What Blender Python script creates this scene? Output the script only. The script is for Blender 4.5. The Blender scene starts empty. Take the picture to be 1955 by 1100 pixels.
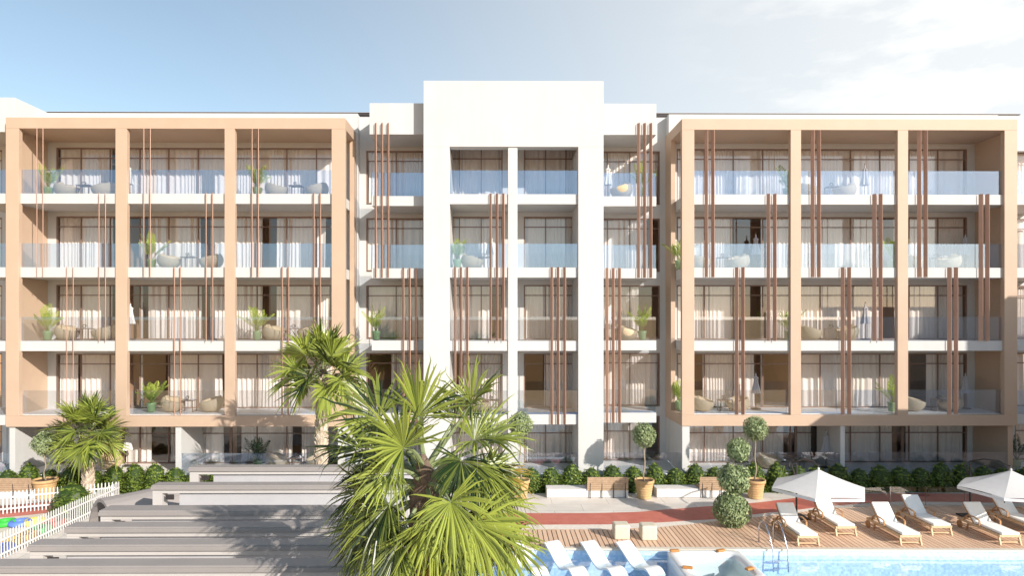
import bpy, math, random
from mathutils import Vector, Matrix
R = math.radians
sc = bpy.context.scene
col = sc.collection
# ------------------------------------------------------------------ camera
F = 1232.0; PX0 = 954.6; HY = 610.0; TH = R(0.4); EYE = 7.5
cam = bpy.data.cameras.new('camera'); camo = bpy.data.objects.new('camera', cam); col.objects.link(camo)
camo.location = (0, 0, EYE); camo.rotation_euler = (R(90), 0, -TH)
cam.sensor_width = 36; cam.lens = F / 1955 * 36
cam.shift_x = (977.5 - PX0) / 1955; cam.shift_y = (HY - 550) / 1955
cam.clip_start = 0.2; cam.clip_end = 20000
sc.camera = camo
# ------------------------------------------------------------------ light
SUN_AZ, SUN_EL = 41.0, 25.0           # azimuth to the right of straight behind the camera
SX, SY = math.sin(R(SUN_AZ)), -math.cos(R(SUN_AZ))
sun = bpy.data.lights.new('sun', 'SUN'); suno = bpy.data.objects.new('sun', sun); col.objects.link(suno)
sun.energy = 4.6; sun.angle = R(0.6); sun.color = (1.0, 0.932, 0.84)
d = Vector((SX * math.cos(R(SUN_EL)), SY * math.cos(R(SUN_EL)), math.sin(R(SUN_EL))))
suno.rotation_euler = d.to_track_quat('Z', 'Y').to_euler(); suno.location = d * 60
w = bpy.data.worlds.new('World'); sc.world = w; w.use_nodes = True
nt = w.node_tree; nt.nodes.clear(); N = nt.nodes.new; L = nt.links.new
out = N('ShaderNodeOutputWorld'); bg = N('ShaderNodeBackground'); bg.inputs[1].default_value = 0.125
sky = N('ShaderNodeTexSky'); sky.sky_type = 'NISHITA'; sky.sun_disc = False
sky.sun_elevation = R(SUN_EL); sky.sun_rotation = R(180 - SUN_AZ); sky.air_density = 1.0; sky.dust_density = 0.4; sky.ozone_density = 1.2
tc = N('ShaderNodeTexCoord'); sep = N('ShaderNodeSeparateXYZ'); L(tc.outputs['Generated'], sep.inputs[0])
# thin high cloud, denser towards the right-hand (eastern) sky
mp = N('ShaderNodeMapping'); mp.inputs['Scale'].default_value = (2.2, 2.2, 7.0); mp.inputs['Rotation'].default_value = (0, R(14), 0); L(tc.outputs['Generated'], mp.inputs[0])
nz = N('ShaderNodeTexNoise'); nz.inputs['Scale'].default_value = 2.6; nz.inputs['Detail'].default_value = 9; nz.inputs['Roughness'].default_value = 0.6; L(mp.outputs[0], nz.inputs['Vector'])
cr = N('ShaderNodeMapRange'); cr.inputs[1].default_value = 0.48; cr.inputs[2].default_value = 0.72; L(nz.outputs[0], cr.inputs[0])
side = N('ShaderNodeMapRange'); side.interpolation_type = 'SMOOTHSTEP'; side.inputs[1].default_value = 0.18; side.inputs[2].default_value = 0.62; L(sep.outputs[0], side.inputs[0])
veil = N('ShaderNodeMapRange'); veil.interpolation_type = 'SMOOTHSTEP'; veil.inputs[1].default_value = -0.5; veil.inputs[2].default_value = 0.72; veil.inputs[3].default_value = 0.06; veil.inputs[4].default_value = 0.85; L(sep.outputs[0], veil.inputs[0])
front = N('ShaderNodeMapRange'); front.interpolation_type = 'SMOOTHSTEP'; front.inputs[1].default_value = -0.1; front.inputs[2].default_value = 0.5; L(sep.outputs[1], front.inputs[0])
m1 = N('ShaderNodeMath'); m1.operation = 'MULTIPLY'; L(cr.outputs[0], m1.inputs[0]); L(side.outputs[0], m1.inputs[1])
m2 = N('ShaderNodeMath'); m2.operation = 'MULTIPLY'; L(veil.outputs[0], m2.inputs[0]); L(front.outputs[0], m2.inputs[1])
mx = N('ShaderNodeMixRGB'); mx.inputs[2].default_value = (6.2, 6.3, 6.25, 1); hsv = N('ShaderNodeHueSaturation'); hsv.inputs['Saturation'].default_value = 0.88; hsv.inputs['Hue'].default_value = 0.488; L(sky.outputs[0], hsv.inputs['Color']); L(m2.outputs[0], mx.inputs[0]); L(hsv.outputs[0], mx.inputs[1])
mx2 = N('ShaderNodeMixRGB'); mx2.inputs[2].default_value = (7.6, 7.4, 7.0, 1)
m3 = N('ShaderNodeMath'); m3.operation = 'MULTIPLY'; L(m1.outputs[0], m3.inputs[0]); L(front.outputs[0], m3.inputs[1])
L(m3.outputs[0], mx2.inputs[0]); L(mx.outputs[0], mx2.inputs[1]); L(mx2.outputs[0], bg.inputs[0]); L(bg.outputs[0], out.inputs[0])
sc.view_settings.view_transform = 'Standard'; sc.view_settings.look = 'None'; sc.view_settings.gamma = 1; sc.view_settings.exposure = 0.43
sc.render.engine = 'CYCLES'
sc.cycles.max_bounces = 8; sc.cycles.transparent_max_bounces = 16; sc.cycles.diffuse_bounces = 4; sc.cycles.glossy_bounces = 3

# ------------------------------------------------------------------ pixel helpers (photo measurements -> metres)
def X(px, D):
    s = (px - PX0) / F
    return D * (s * math.cos(TH) + math.sin(TH)) / (math.cos(TH) - s * math.sin(TH))
def Zp(py, x, D): return EYE + (HY - py) / F * (D * math.cos(TH) + x * math.sin(TH))
def G(px, py, z=0.0):
    D = (EYE - z) * F / (py - HY)
    x = X(px, D); D = D - x * math.sin(TH); return (X(px, D), D)

# ------------------------------------------------------------------ materials
MATS = {}
def mat(name, c, rough=0.6, var=0.0, vscale=3.0, bump=0.0, bscale=60.0, spec=0.4, metal=0.0, c2=None, trans=0.0, coat=0.0):
    m = bpy.data.materials.new(name); m.use_nodes = True; t = m.node_tree; b = t.nodes['Principled BSDF']
    b.inputs['Roughness'].default_value = rough; b.inputs['Metallic'].default_value = metal
    b.inputs['Specular IOR Level'].default_value = spec; b.inputs['Coat Weight'].default_value = coat
    b.inputs['Base Color'].default_value = (*c, 1)
    co = t.nodes.new('ShaderNodeTexCoord')
    if var or c2:
        n = t.nodes.new('ShaderNodeTexNoise'); n.inputs['Scale'].default_value = vscale; n.inputs['Detail'].default_value = 6; n.inputs['Roughness'].default_value = 0.65
        t.links.new(co.outputs['Object'], n.inputs['Vector'])
        r = t.nodes.new('ShaderNodeValToRGB'); r.color_ramp.elements[0].position = 0.3; r.color_ramp.elements[1].position = 0.7
        a = c; e = c2 if c2 else tuple(min(1, v * (1 + var)) for v in c)
        if not c2: a = tuple(v * (1 - var) for v in c)
        r.color_ramp.elements[0].color = (*a, 1); r.color_ramp.elements[1].color = (*e, 1)
        t.links.new(n.outputs[0], r.inputs[0]); t.links.new(r.outputs[0], b.inputs['Base Color'])
    if bump:
        n2 = t.nodes.new('ShaderNodeTexNoise'); n2.inputs['Scale'].default_value = bscale; n2.inputs['Detail'].default_value = 4
        t.links.new(co.outputs['Object'], n2.inputs['Vector'])
        bp = t.nodes.new('ShaderNodeBump'); bp.inputs['Strength'].default_value = bump; bp.inputs['Distance'].default_value = 0.02
        t.links.new(n2.outputs[0], bp.inputs['Height']); t.links.new(bp.outputs[0], b.inputs['Normal'])
    if trans:
        tr = t.nodes.new('ShaderNodeBsdfTranslucent'); tr.inputs[0].default_value = (*c, 1)
        mxs = t.nodes.new('ShaderNodeMixShader'); mxs.inputs[0].default_value = trans
        o = t.nodes['Material Output']; t.links.new(b.outputs[0], mxs.inputs[1]); t.links.new(tr.outputs[0], mxs.inputs[2]); t.links.new(mxs.outputs[0], o.inputs[0])
    MATS[name] = m; return m
def glass(name, tint, refl, rough=0.0, bump=0.0, bscale=1.0, floor=0.0, gcol=(1, 1, 1)):
    m = bpy.data.materials.new(name); m.use_nodes = True; t = m.node_tree; t.nodes.clear()
    o = t.nodes.new('ShaderNodeOutputMaterial'); tr = t.nodes.new('ShaderNodeBsdfTransparent'); tr.inputs[0].default_value = (*tint, 1)
    g = t.nodes.new('ShaderNodeBsdfGlossy'); g.inputs['Roughness'].default_value = rough; g.inputs[0].default_value = (*gcol, 1)
    ge = t.nodes.new('ShaderNodeNewGeometry'); dp = t.nodes.new('ShaderNodeVectorMath'); dp.operation = 'DOT_PRODUCT'
    t.links.new(ge.outputs['Incoming'], dp.inputs[0]); t.links.new(ge.outputs['Normal'], dp.inputs[1])
    def mth(op, a, b=None):
        n = t.nodes.new('ShaderNodeMath'); n.operation = op
        for i, v in enumerate((a, b)):
            if v is None: continue
            if isinstance(v, (int, float)): n.inputs[i].default_value = v
            else: t.links.new(v, n.inputs[i])
        return n.outputs[0]
    f0 = ((refl - 1) / (refl + 1)) ** 2 * 1.8 + floor
    fac = mth('ADD', mth('MULTIPLY', mth('POWER', mth('SUBTRACT', 1.0, mth('ABSOLUTE', dp.outputs['Value'])), 5.0), 1 - f0), f0)
    mxs = t.nodes.new('ShaderNodeMixShader'); t.links.new(fac, mxs.inputs[0])
    if bump:
        co = t.nodes.new('ShaderNodeTexCoord'); n2 = t.nodes.new('ShaderNodeTexNoise'); n2.inputs['Scale'].default_value = bscale; n2.inputs['Detail'].default_value = 3
        t.links.new(co.outputs['Object'], n2.inputs['Vector']); bp = t.nodes.new('ShaderNodeBump'); bp.inputs['Strength'].default_value = bump; bp.inputs['Distance'].default_value = 0.05
        t.links.new(n2.outputs[0], bp.inputs['Height']); t.links.new(bp.outputs[0], g.inputs['Normal']); t.links.new(bp.outputs[0], dp.inputs[1])
    t.links.new(tr.outputs[0], mxs.inputs[1]); t.links.new(g.outputs[0], mxs.inputs[2]); t.links.new(mxs.outputs[0], o.inputs[0])
    return m
def leafmat(name, c, c2, trans=0.35, rough=0.45):
    m = bpy.data.materials.new(name); m.use_nodes = True; t = m.node_tree; b = t.nodes['Principled BSDF']; b.inputs['Roughness'].default_value = rough
    at = t.nodes.new('ShaderNodeAttribute'); at.attribute_name = 'tone'
    mxr = t.nodes.new('ShaderNodeMixRGB'); mxr.inputs[1].default_value = (*c, 1); mxr.inputs[2].default_value = (*c2, 1); t.links.new(at.outputs['Fac'], mxr.inputs[0])
    t.links.new(mxr.outputs[0], b.inputs['Base Color'])
    tr = t.nodes.new('ShaderNodeBsdfTranslucent'); t.links.new(mxr.outputs[0], tr.inputs[0])
    mxs = t.nodes.new('ShaderNodeMixShader'); mxs.inputs[0].default_value = trans
    o = t.nodes['Material Output']; t.links.new(b.outputs[0], mxs.inputs[1]); t.links.new(tr.outputs[0], mxs.inputs[2]); t.links.new(mxs.outputs[0], o.inputs[0])
    return m
def math_node(t, op, a, b=None):
    n = t.nodes.new('ShaderNodeMath'); n.operation = op
    for i, v in enumerate((a, b)):
        if v is None: continue
        if isinstance(v, (int, float)): n.inputs[i].default_value = v
        else: t.links.new(v, n.inputs[i])
    return n.outputs[0]

white = mat('white_render', (0.57, 0.562, 0.545), 0.75, var=0.025, vscale=0.7, bump=0.12, bscale=90)
def weather(m, amt=.07):
    t = m.node_tree; b = t.nodes['Principled BSDF']; src = b.inputs['Base Color'].links[0].from_socket
    co = t.nodes.new('ShaderNodeTexCoord'); mp_ = t.nodes.new('ShaderNodeMapping'); mp_.inputs['Scale'].default_value = (2.6, 2.6, 0.16); t.links.new(co.outputs['Object'], mp_.inputs[0])
    n = t.nodes.new('ShaderNodeTexNoise'); n.inputs['Scale'].default_value = 1.0; n.inputs['Detail'].default_value = 8; n.inputs['Roughness'].default_value = .7; t.links.new(mp_.outputs[0], n.inputs['Vector'])
    mr = t.nodes.new('ShaderNodeMapRange'); mr.inputs[1].default_value = .35; mr.inputs[2].default_value = .7; mr.inputs[3].default_value = 1; mr.inputs[4].default_value = 1 - amt; t.links.new(n.outputs[0], mr.inputs[0])
    mu = t.nodes.new('ShaderNodeMixRGB'); mu.blend_type = 'MULTIPLY'; mu.inputs[0].default_value = 1; t.links.new(src, mu.inputs[1]); t.links.new(mr.outputs[0], mu.inputs[2]); t.links.new(mu.outputs[0], b.inputs['Base Color'])
weather(white, .06)
tan = mat('tan_cladding', (0.505, 0.365, 0.265), 0.55, var=0.04, vscale=0.8, bump=0.05, bscale=40)
finm = mat('copper_metal_paint', (0.50, 0.29, 0.205), 0.42, var=0.06, vscale=4, spec=0.5)
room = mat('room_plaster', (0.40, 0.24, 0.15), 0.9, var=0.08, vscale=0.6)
floorm = mat('balcony_tile', (0.86, 0.83, 0.79), 0.5, var=0.05, vscale=2)
framem = mat('bronze_window_frame', (0.24, 0.15, 0.115), 0.45)
curt = mat('cream_curtain_cloth', (0.86, 0.80, 0.755), 0.9, var=0.02, vscale=5, trans=0.15)
coping = mat('dark_roof_coping', (0.045, 0.04, 0.045), 0.5); copel = mat('grey_roof_metal', (0.45, 0.40, 0.38), 0.5)
winglass = glass('window_glass', (0.97, 0.96, 0.95), 1.5, floor=0.03)
railglass = glass('railing_glass', (0.90, 0.93, 0.97), 1.5, floor=0.10, gcol=(0.72, 0.83, 1.0))
poolglass = glass('fence_glass', (0.90, 0.92, 0.93), 1.45, floor=0.05)
wicker = mat('beige_wicker', (0.62, 0.48, 0.31), 0.75, var=0.12, vscale=14, bump=0.6, bscale=120)
darkmetal = mat('dark_metal', (0.035, 0.03, 0.03), 0.4, spec=0.5)
brownmetal = mat('brown_table_metal', (0.20, 0.12, 0.08), 0.45)
cloth = mat('white_parasol_cloth', (0.74, 0.72, 0.70), 0.85, var=0.02, vscale=6, trans=0.18)
cloth2 = mat('grey_parasol_cloth', (0.52, 0.50, 0.52), 0.85, var=0.05, vscale=6, trans=0.1)
cushion = mat('cream_cushion', (0.88, 0.86, 0.82), 0.9, var=0.03, vscale=5, bump=0.25, bscale=25)
teak = mat('teak_wood', (0.34, 0.17, 0.075), 0.5, c2=(0.48, 0.26, 0.12), vscale=9)
teakl = mat('pale_teak_wood', (0.55, 0.38, 0.22), 0.55, c2=(0.64, 0.46, 0.29), vscale=8)
benchw = mat('bench_slat_wood', (0.36, 0.24, 0.15), 0.6, c2=(0.50, 0.35, 0.23), vscale=7)
concrete = mat('pale_concrete', (0.66, 0.63, 0.60), 0.85, var=0.07, vscale=2.5, bump=0.3, bscale=50)
stone = mat('cream_stone', (0.62, 0.56, 0.44), 0.8, var=0.10, vscale=9, bump=0.5, bscale=60)
clay = mat('basket_clay', (0.56, 0.36, 0.17), 0.75, var=0.14, vscale=8, bump=0.5, bscale=45)
soil = mat('soil', (0.12, 0.07, 0.045), 0.95, var=0.3, vscale=20, bump=0.8, bscale=50)
bark = mat('pale_palm_bark', (0.34, 0.25, 0.17), 0.9, c2=(0.70, 0.62, 0.50), vscale=7, bump=0.7, bscale=30)
barkd = mat('dark_palm_fibre', (0.10, 0.07, 0.055), 0.95, c2=(0.24, 0.17, 0.12), vscale=12, bump=0.9, bscale=40)
stemb = mat('grey_brown_stem', (0.32, 0.26, 0.19), 0.85, var=0.2, vscale=14, bump=0.5)
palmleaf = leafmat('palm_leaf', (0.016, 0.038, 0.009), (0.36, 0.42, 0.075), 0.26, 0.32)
dryleaf = leafmat('dry_palm_leaf', (0.36, 0.26, 0.05), (0.55, 0.36, 0.09), 0.4)
petm = mat('palm_petiole', (0.20, 0.24, 0.11), 0.45, var=0.2, vscale=5)
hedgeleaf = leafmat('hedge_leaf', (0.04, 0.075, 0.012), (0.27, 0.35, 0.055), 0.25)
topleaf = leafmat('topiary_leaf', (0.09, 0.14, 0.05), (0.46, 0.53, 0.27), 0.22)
arecaleaf = leafmat('areca_leaf', (0.17, 0.27, 0.035), (0.48, 0.56, 0.10), 0.35)
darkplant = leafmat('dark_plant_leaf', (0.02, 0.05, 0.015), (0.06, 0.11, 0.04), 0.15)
potgreen = mat('green_glazed_pot', (0.30, 0.42, 0.20), 0.3, var=0.1, vscale=8, spec=0.6)
pergm = mat('grey_shell_dimmed_beam_metal', (0.30, 0.27, 0.255), 0.6, var=0.05, vscale=1.2, bump=0.08)  # beam tops: dimness of grazing sun put into the colour; shelter is plain grey
pergsun = mat('pergola_sunlit_metal', (0.52, 0.485, 0.46), 0.55, var=0.04, vscale=1.2)  # lighter copy for fronts facing the sun, sunlight painted into the colour
frosted = mat('frosted_panel', (0.58, 0.57, 0.60), 0.22, c2=(0.70, 0.68, 0.68), vscale=0.5, spec=0.7, trans=0.3)
picket = mat('white_picket_paint', (0.66, 0.65, 0.64), 0.6)
chrome = mat('steel_rail', (0.60, 0.60, 0.66), 0.22, metal=1.0)
acry = mat('white_acrylic', (0.76, 0.76, 0.76), 0.25, spec=0.6, coat=0.4)
plast = mat('white_plastic_lounger', (0.76, 0.76, 0.76), 0.35, spec=0.5)
amber = mat('amber_headrest', (0.50, 0.22, 0.06), 0.35, var=0.1, vscale=9)

def tilemat(name, base, line, sx, sy, gap=0.02, rough=0.6, var=0.06):
    m = bpy.data.materials.new(name); m.use_nodes = True; t = m.node_tree; b = t.nodes['Principled BSDF']; b.inputs['Roughness'].default_value = rough
    co = t.nodes.new('ShaderNodeTexCoord'); br = t.nodes.new('ShaderNodeTexBrick'); mpn = t.nodes.new('ShaderNodeMapping')
    t.links.new(co.outputs['Object'], mpn.inputs[0]); t.links.new(mpn.outputs[0], br.inputs['Vector'])
    br.inputs['Scale'].default_value = 1; br.inputs['Brick Width'].default_value = sx; br.inputs['Row Height'].default_value = sy; br.inputs['Mortar Size'].default_value = gap
    br.inputs['Color1'].default_value = (*[v * (1 - var) for v in base], 1); br.inputs['Color2'].default_value = (*[min(1, v * (1 + var)) for v in base], 1); br.inputs['Mortar'].default_value = (*line, 1)
    n = t.nodes.new('ShaderNodeTexNoise'); n.inputs['Scale'].default_value = 0.9; n.inputs['Detail'].default_value = 7; t.links.new(co.outputs['Object'], n.inputs['Vector'])
    mr = t.nodes.new('ShaderNodeMapRange'); mr.inputs[1].default_value = 0.3; mr.inputs[2].default_value = 0.75; mr.inputs[3].default_value = 0.82; mr.inputs[4].default_value = 1.08; t.links.new(n.outputs[0], mr.inputs[0])
    mu = t.nodes.new('ShaderNodeMixRGB'); mu.blend_type = 'MULTIPLY'; mu.inputs[0].default_value = 1; t.links.new(br.outputs[0], mu.inputs[1]); t.links.new(mr.outputs[0], mu.inputs[2]); t.links.new(mu.outputs[0], b.inputs['Base Color'])
    return m, mpn
paving, _ = tilemat('pale_paving_slabs', (0.70, 0.645, 0.58), (0.46, 0.42, 0.375), 2.3, 0.9, 0.012)
redpath = mat('red_rubber_path', (0.46, 0.125, 0.09), 0.6, c2=(0.56, 0.18, 0.13), vscale=2.2, bump=0.25, bscale=70)
kerbm = mat('cream_gravel_kerb', (0.70, 0.62, 0.53), 0.9, c2=(0.84, 0.77, 0.68), vscale=9, bump=0.9, bscale=60)
sand = mat('sandy_ground', (0.62, 0.35, 0.16), 1.0, spec=0.0, c2=(0.70, 0.42, 0.20), vscale=0.15)
playsand = mat('pale_playground_floor', (0.66, 0.58, 0.46), 0.9, var=0.06, vscale=3)
lawn = mat('low_grass', (0.07, 0.12, 0.025), 0.95, c2=(0.14, 0.20, 0.05), vscale=14, bump=0.9, bscale=60)
# pool mosaic
mosaic = bpy.data.materials.new('blue_mosaic'); mosaic.use_nodes = True; t = mosaic.node_tree; b = t.nodes['Principled BSDF']; b.inputs['Roughness'].default_value = 0.35
co = t.nodes.new('ShaderNodeTexCoord'); vo = t.nodes.new('ShaderNodeTexVoronoi'); vo.distance = 'CHEBYCHEV'; vo.inputs['Scale'].default_value = 14; vo.inputs['Randomness'].default_value = 0.15; t.links.new(co.outputs['Object'], vo.inputs['Vector'])
hs = t.nodes.new('ShaderNodeSeparateColor'); t.links.new(vo.outputs['Color'], hs.inputs[0]); rp = t.nodes.new('ShaderNodeValToRGB')
rp.color_ramp.elements[0].color = (0.40, 0.55, 0.76, 1); rp.color_ramp.elements[1].color = (0.60, 0.74, 0.88, 1); t.links.new(hs.outputs[0], rp.inputs[0]); t.links.new(rp.outputs[0], b.inputs['Base Color'])
water = glass('pool_water_surface', (0.84, 0.93, 0.98), 1.33, bump=0.2, bscale=1.6, floor=0.05)
spawater = glass('spa_water_surface', (0.84, 0.94, 0.95), 1.33, bump=0.3, bscale=5)
# deck planks : each plank its own tone
deckm = bpy.data.materials.new('timber_deck'); deckm.use_nodes = True; t = deckm.node_tree; b = t.nodes['Principled BSDF']; b.inputs['Roughness'].default_value = 0.6
co = t.nodes.new('ShaderNodeTexCoord'); sp = t.nodes.new('ShaderNodeSeparateXYZ'); t.links.new(co.outputs['Object'], sp.inputs[0])
fl = math_node(t, 'FLOOR', math_node(t, 'DIVIDE', sp.outputs[0], 0.164)); wn = t.nodes.new('ShaderNodeTexWhiteNoise'); wn.noise_dimensions = '1D'; t.links.new(fl, wn.inputs['W'])
mpd = t.nodes.new('ShaderNodeMapping'); mpd.inputs['Scale'].default_value = (30, 2.0, 1); t.links.new(co.outputs['Object'], mpd.inputs[0]); nd = t.nodes.new('ShaderNodeTexNoise'); nd.inputs['Scale'].default_value = 1.5; nd.inputs['Detail'].default_value = 5; t.links.new(mpd.outputs[0], nd.inputs['Vector'])
sm = math_node(t, 'ADD', math_node(t, 'MULTIPLY', wn.outputs[0], 0.5), math_node(t, 'MULTIPLY', nd.outputs[0], 0.6)); rp = t.nodes.new('ShaderNodeValToRGB')
rp.color_ramp.elements[0].position = 0.1; rp.color_ramp.elements[1].position = 0.9; rp.color_ramp.elements[0].color = (0.56, 0.35, 0.23, 1); rp.color_ramp.elements[1].color = (0.78, 0.55, 0.385, 1)
t.links.new(sm, rp.inputs[0]); t.links.new(rp.outputs[0], b.inputs['Base Color'])

# ------------------------------------------------------------------ mesh builder
class MB:
    def __init__(s): s.v = []; s.f = []; s.tone = []; s.usetone = False
    def add(s, vs, fs, tone=None):
        o = len(s.v); s.v += [tuple(p) for p in vs]; s.f += [tuple(i + o for i in q) for q in fs]
        if tone is not None: s.usetone = True
        s.tone += [(tone if tone is not None else 0.5)] * len(fs)
    def box(s, x0, x1, y0, y1, z0, z1):
        if x0 > x1: x0, x1 = x1, x0
        if y0 > y1: y0, y1 = y1, y0
        s.add([(x0, y0, z0), (x1, y0, z0), (x1, y1, z0), (x0, y1, z0), (x0, y0, z1), (x1, y0, z1), (x1, y1, z1), (x0, y1, z1)],
              [(0, 3, 2, 1), (4, 5, 6, 7), (0, 1, 5, 4), (1, 2, 6, 5), (2, 3, 7, 6), (3, 0, 4, 7)])
    def obox(s, M, sx, sy, sz):
        vs = [M @ Vector((a * sx / 2, b * sy / 2, c * sz / 2)) for c in (-1, 1) for a, b in ((-1, -1), (1, -1), (1, 1), (-1, 1))]
        s.add(vs, [(0, 3, 2, 1), (4, 5, 6, 7), (0, 1, 5, 4), (1, 2, 6, 5), (2, 3, 7, 6), (3, 0, 4, 7)])
    def bar(s, a, b, wd, h, up=(0, 0, 1)):
        a = Vector(a); b = Vector(b); dv = b - a; y = dv.normalized(); x = y.cross(Vector(up)).normalized(); z = x.cross(y)
        M = Matrix((x, y, z)).transposed().to_4x4(); M.translation = (a + b) / 2; s.obox(M, wd, dv.length, h)
    def tube(s, pts, rad, n=8, cap=True):
        pts = [Vector(p) for p in pts]; rr = rad if isinstance(rad, (list, tuple)) else [rad] * len(pts)
        vs = []; fs = []; ref = Vector((0.03, 1, 0.02)) if abs((pts[-1] - pts[0]).normalized().y) < 0.9 else Vector((1, 0, 0.02))
        for i, p in enumerate(pts):
            tg = (pts[min(i + 1, len(pts) - 1)] - pts[max(i - 1, 0)]).normalized(); x = tg.cross(ref).normalized(); y = tg.cross(x)
            for k in range(n):
                a = 2 * math.pi * k / n; vs.append(p + (x * math.cos(a) + y * math.sin(a)) * rr[i])
        for i in range(len(pts) - 1):
            for k in range(n): fs.append((i * n + k, i * n + (k + 1) % n, (i + 1) * n + (k + 1) % n, (i + 1) * n + k))
        if cap: fs.append(tuple(range(n))[::-1]); fs.append(tuple((len(pts) - 1) * n + k for k in range(n)))
        s.add(vs, fs)
    def lathe(s, prof, c=(0, 0, 0), n=24):
        vs = []; fs = []
        for r, z in prof:
            for k in range(n): a = 2 * math.pi * k / n; vs.append((c[0] + r * math.cos(a), c[1] + r * math.sin(a), c[2] + z))
        for i in range(len(prof) - 1):
            for k in range(n): fs.append((i * n + k, i * n + (k + 1) % n, (i + 1) * n + (k + 1) % n, (i + 1) * n + k))
        s.add(vs, fs)
    def torus(s, c, R_, r, n=32, m=10, flat=1.0):
        vs = []; fs = []
        for i in range(n):
            a = 2 * math.pi * i / n
            for j in range(m):
                b_ = 2 * math.pi * j / m; q = R_ + r * math.cos(b_); vs.append((c[0] + q * math.cos(a), c[1] + q * math.sin(a), c[2] + r * flat * math.sin(b_)))
        for i in range(n):
            for j in range(m): fs.append((i * m + j, ((i + 1) % n) * m + j, ((i + 1) % n) * m + (j + 1) % m, i * m + (j + 1) % m))
        s.add(vs, fs)
    def extrude(s, prof, y0, y1):   # prof in (x,z), extruded in y
        n = len(prof); vs = [(x, y0, z) for x, z in prof] + [(x, y1, z) for x, z in prof]
        s.add(vs, [tuple(range(n)), tuple(range(2 * n - 1, n - 1, -1))] + [(i, i + n, (i + 1) % n + n, (i + 1) % n) for i in range(n)])
    def mesh(s, name, m, smooth=False, bevel=0):
        me = bpy.data.meshes.new(name); me.from_pydata(s.v, [], s.f); me.materials.append(m)
        if s.usetone:
            at = me.attributes.new('tone', 'FLOAT', 'FACE'); at.data.foreach_set('value', s.tone)
        if smooth: me.polygons.foreach_set('use_smooth', [True] * len(s.f))
        me.update(); return me
    def build(s, name, m, parent=None, smooth=False, bevel=0.0, loc=None):
        o = bpy.data.objects.new(name, s.mesh(name, m, smooth)); col.objects.link(o)
        if parent: o.parent = parent
        if loc: o.location = loc
        if bevel:
            bm = o.modifiers.new('bevel', 'BEVEL'); bm.width = bevel; bm.segments = 2; bm.limit_method = 'ANGLE'
        return o
def tag(o, label=None, cat=None, group=None, kind=None):
    if label: o['label'] = label
    if cat: o['category'] = cat
    if group: o['group'] = group
    if kind: o['kind'] = kind
    return o
def empty(name, loc, rz=0, label=None, cat=None, group=None):
    o = bpy.data.objects.new(name, None); col.objects.link(o); o.location = loc; o.rotation_euler = (0, 0, rz); o.empty_display_size = 0.1
    return tag(o, label, cat, group)
def copy_tree(o, loc=None, rz=None, label=None, scale=None, parent=None):
    c = o.copy(); col.objects.link(c)
    if parent is not None: c.parent = parent
    if loc is not None: c.location = loc
    if rz is not None: c.rotation_euler = (0, 0, rz)
    if label: c['label'] = label
    if scale is not None: c.scale = (scale,) * 3 if isinstance(scale, (int, float)) else scale
    for ch in list(o.children): copy_tree(ch, parent=c)
    return c
def setmesh(o, mb, m, smooth=False): pass
rnd = random.Random(7)

# ------------------------------------------------------------------ ground, paths, pool
PX_L, PX_R, PD0 = -2.0, 34.0, 6.0
def pooledge(x): return 21.02 - 0.018 * (x + 2)
g = MB(); B = 9000; pe0, pe1 = pooledge(PX_L) + .02, pooledge(PX_R) + .02
g.add([(-B, -B, 0), (B, -B, 0), (B, B, 0), (-B, B, 0), (PX_L, PD0, 0), (PX_R, PD0, 0), (PX_R, pe1, 0), (PX_L, pe0, 0)],
      [(0, 1, 5, 4), (1, 2, 6, 5), (2, 3, 7, 6), (3, 0, 4, 7)])
tag(g.build('ground', sand), kind='structure')
def strip(name, far, near, m, z, x0, x1, n=60, kind='structure'):
    q = MB(); vs = []; fs = []
    for i in range(n + 1):
        x = x0 + (x1 - x0) * i / n; vs += [(x, near(x), z), (x, far(x), z)]
    for i in range(n): fs.append((2 * i, 2 * i + 2, 2 * i + 3, 2 * i + 1))
    q.add(vs, fs); return tag(q.build(name, m), kind=kind)
def interp(pts):
    def f(x):
        if x <= pts[0][0]: return pts[0][1]
        for (a, b_), (c, d_) in zip(pts, pts[1:]):
            if x <= c:
                u = (x - a) / (c - a); u = u * u * (3 - 2 * u) * 0.35 + u * 0.65; return b_ + (d_ - b_) * u
        return pts[-1][1]
    return f
redfar = interp([G(0, 967), G(38, 964), G(116, 957), G(256, 948), (-10, 27.2), (-5, 26.2), (-1, 25.0), G(1008, 981), G(1125, 981), G(1212, 979), G(1285, 973), G(1350, 968), G(1430, 962), G(1541, 950), G(1657, 943.5), G(1760, 943), G(1955, 945)])
rednear = interp([G(0, 990), G(110, 979), (-15.5, 25.8), (-13, 25.9), (-9, 25.6), (-5, 24.7), (-1, 23.6), G(1008, 1003.5), G(1154, 1003), G(1241, 1000), G(1350, 994), G(1436, 984), G(1483, 979), G(1593, 967), G(1657, 962.5), G(1724, 959), G(1955, 962)])
decknear = pooledge
deckfar = interp([G(700, 1014), G(1154, 1014), G(1241, 1011), G(1300, 1006), G(1370, 998), G(1436, 991), G(1500, 984), G(1560, 977), G(1620, 972), G(1700, 968), G(1955, 969)])
strip('pavement', lambda x: 28.9, lambda x: pooledge(x) + .25, paving, 0.006, -30, 32, 2)
strip('pavement', lambda x: pooledge(x) + .249, lambda x: 6.0, paving, 0.006, -15.45, -2.35, 4)
strip('path', redfar, rednear, redpath, 0.012, -28, 30, 200)
strip('kerb', lambda x: rednear(x) - 0.0, lambda x: deckfar(x) + 0.02, kerbm, 0.016, -2.4, 30, 120)
strip('grass_strip', lambda x: 28.85, lambda x: 27.75, lawn, 0.012, -30, 32, 2)
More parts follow.
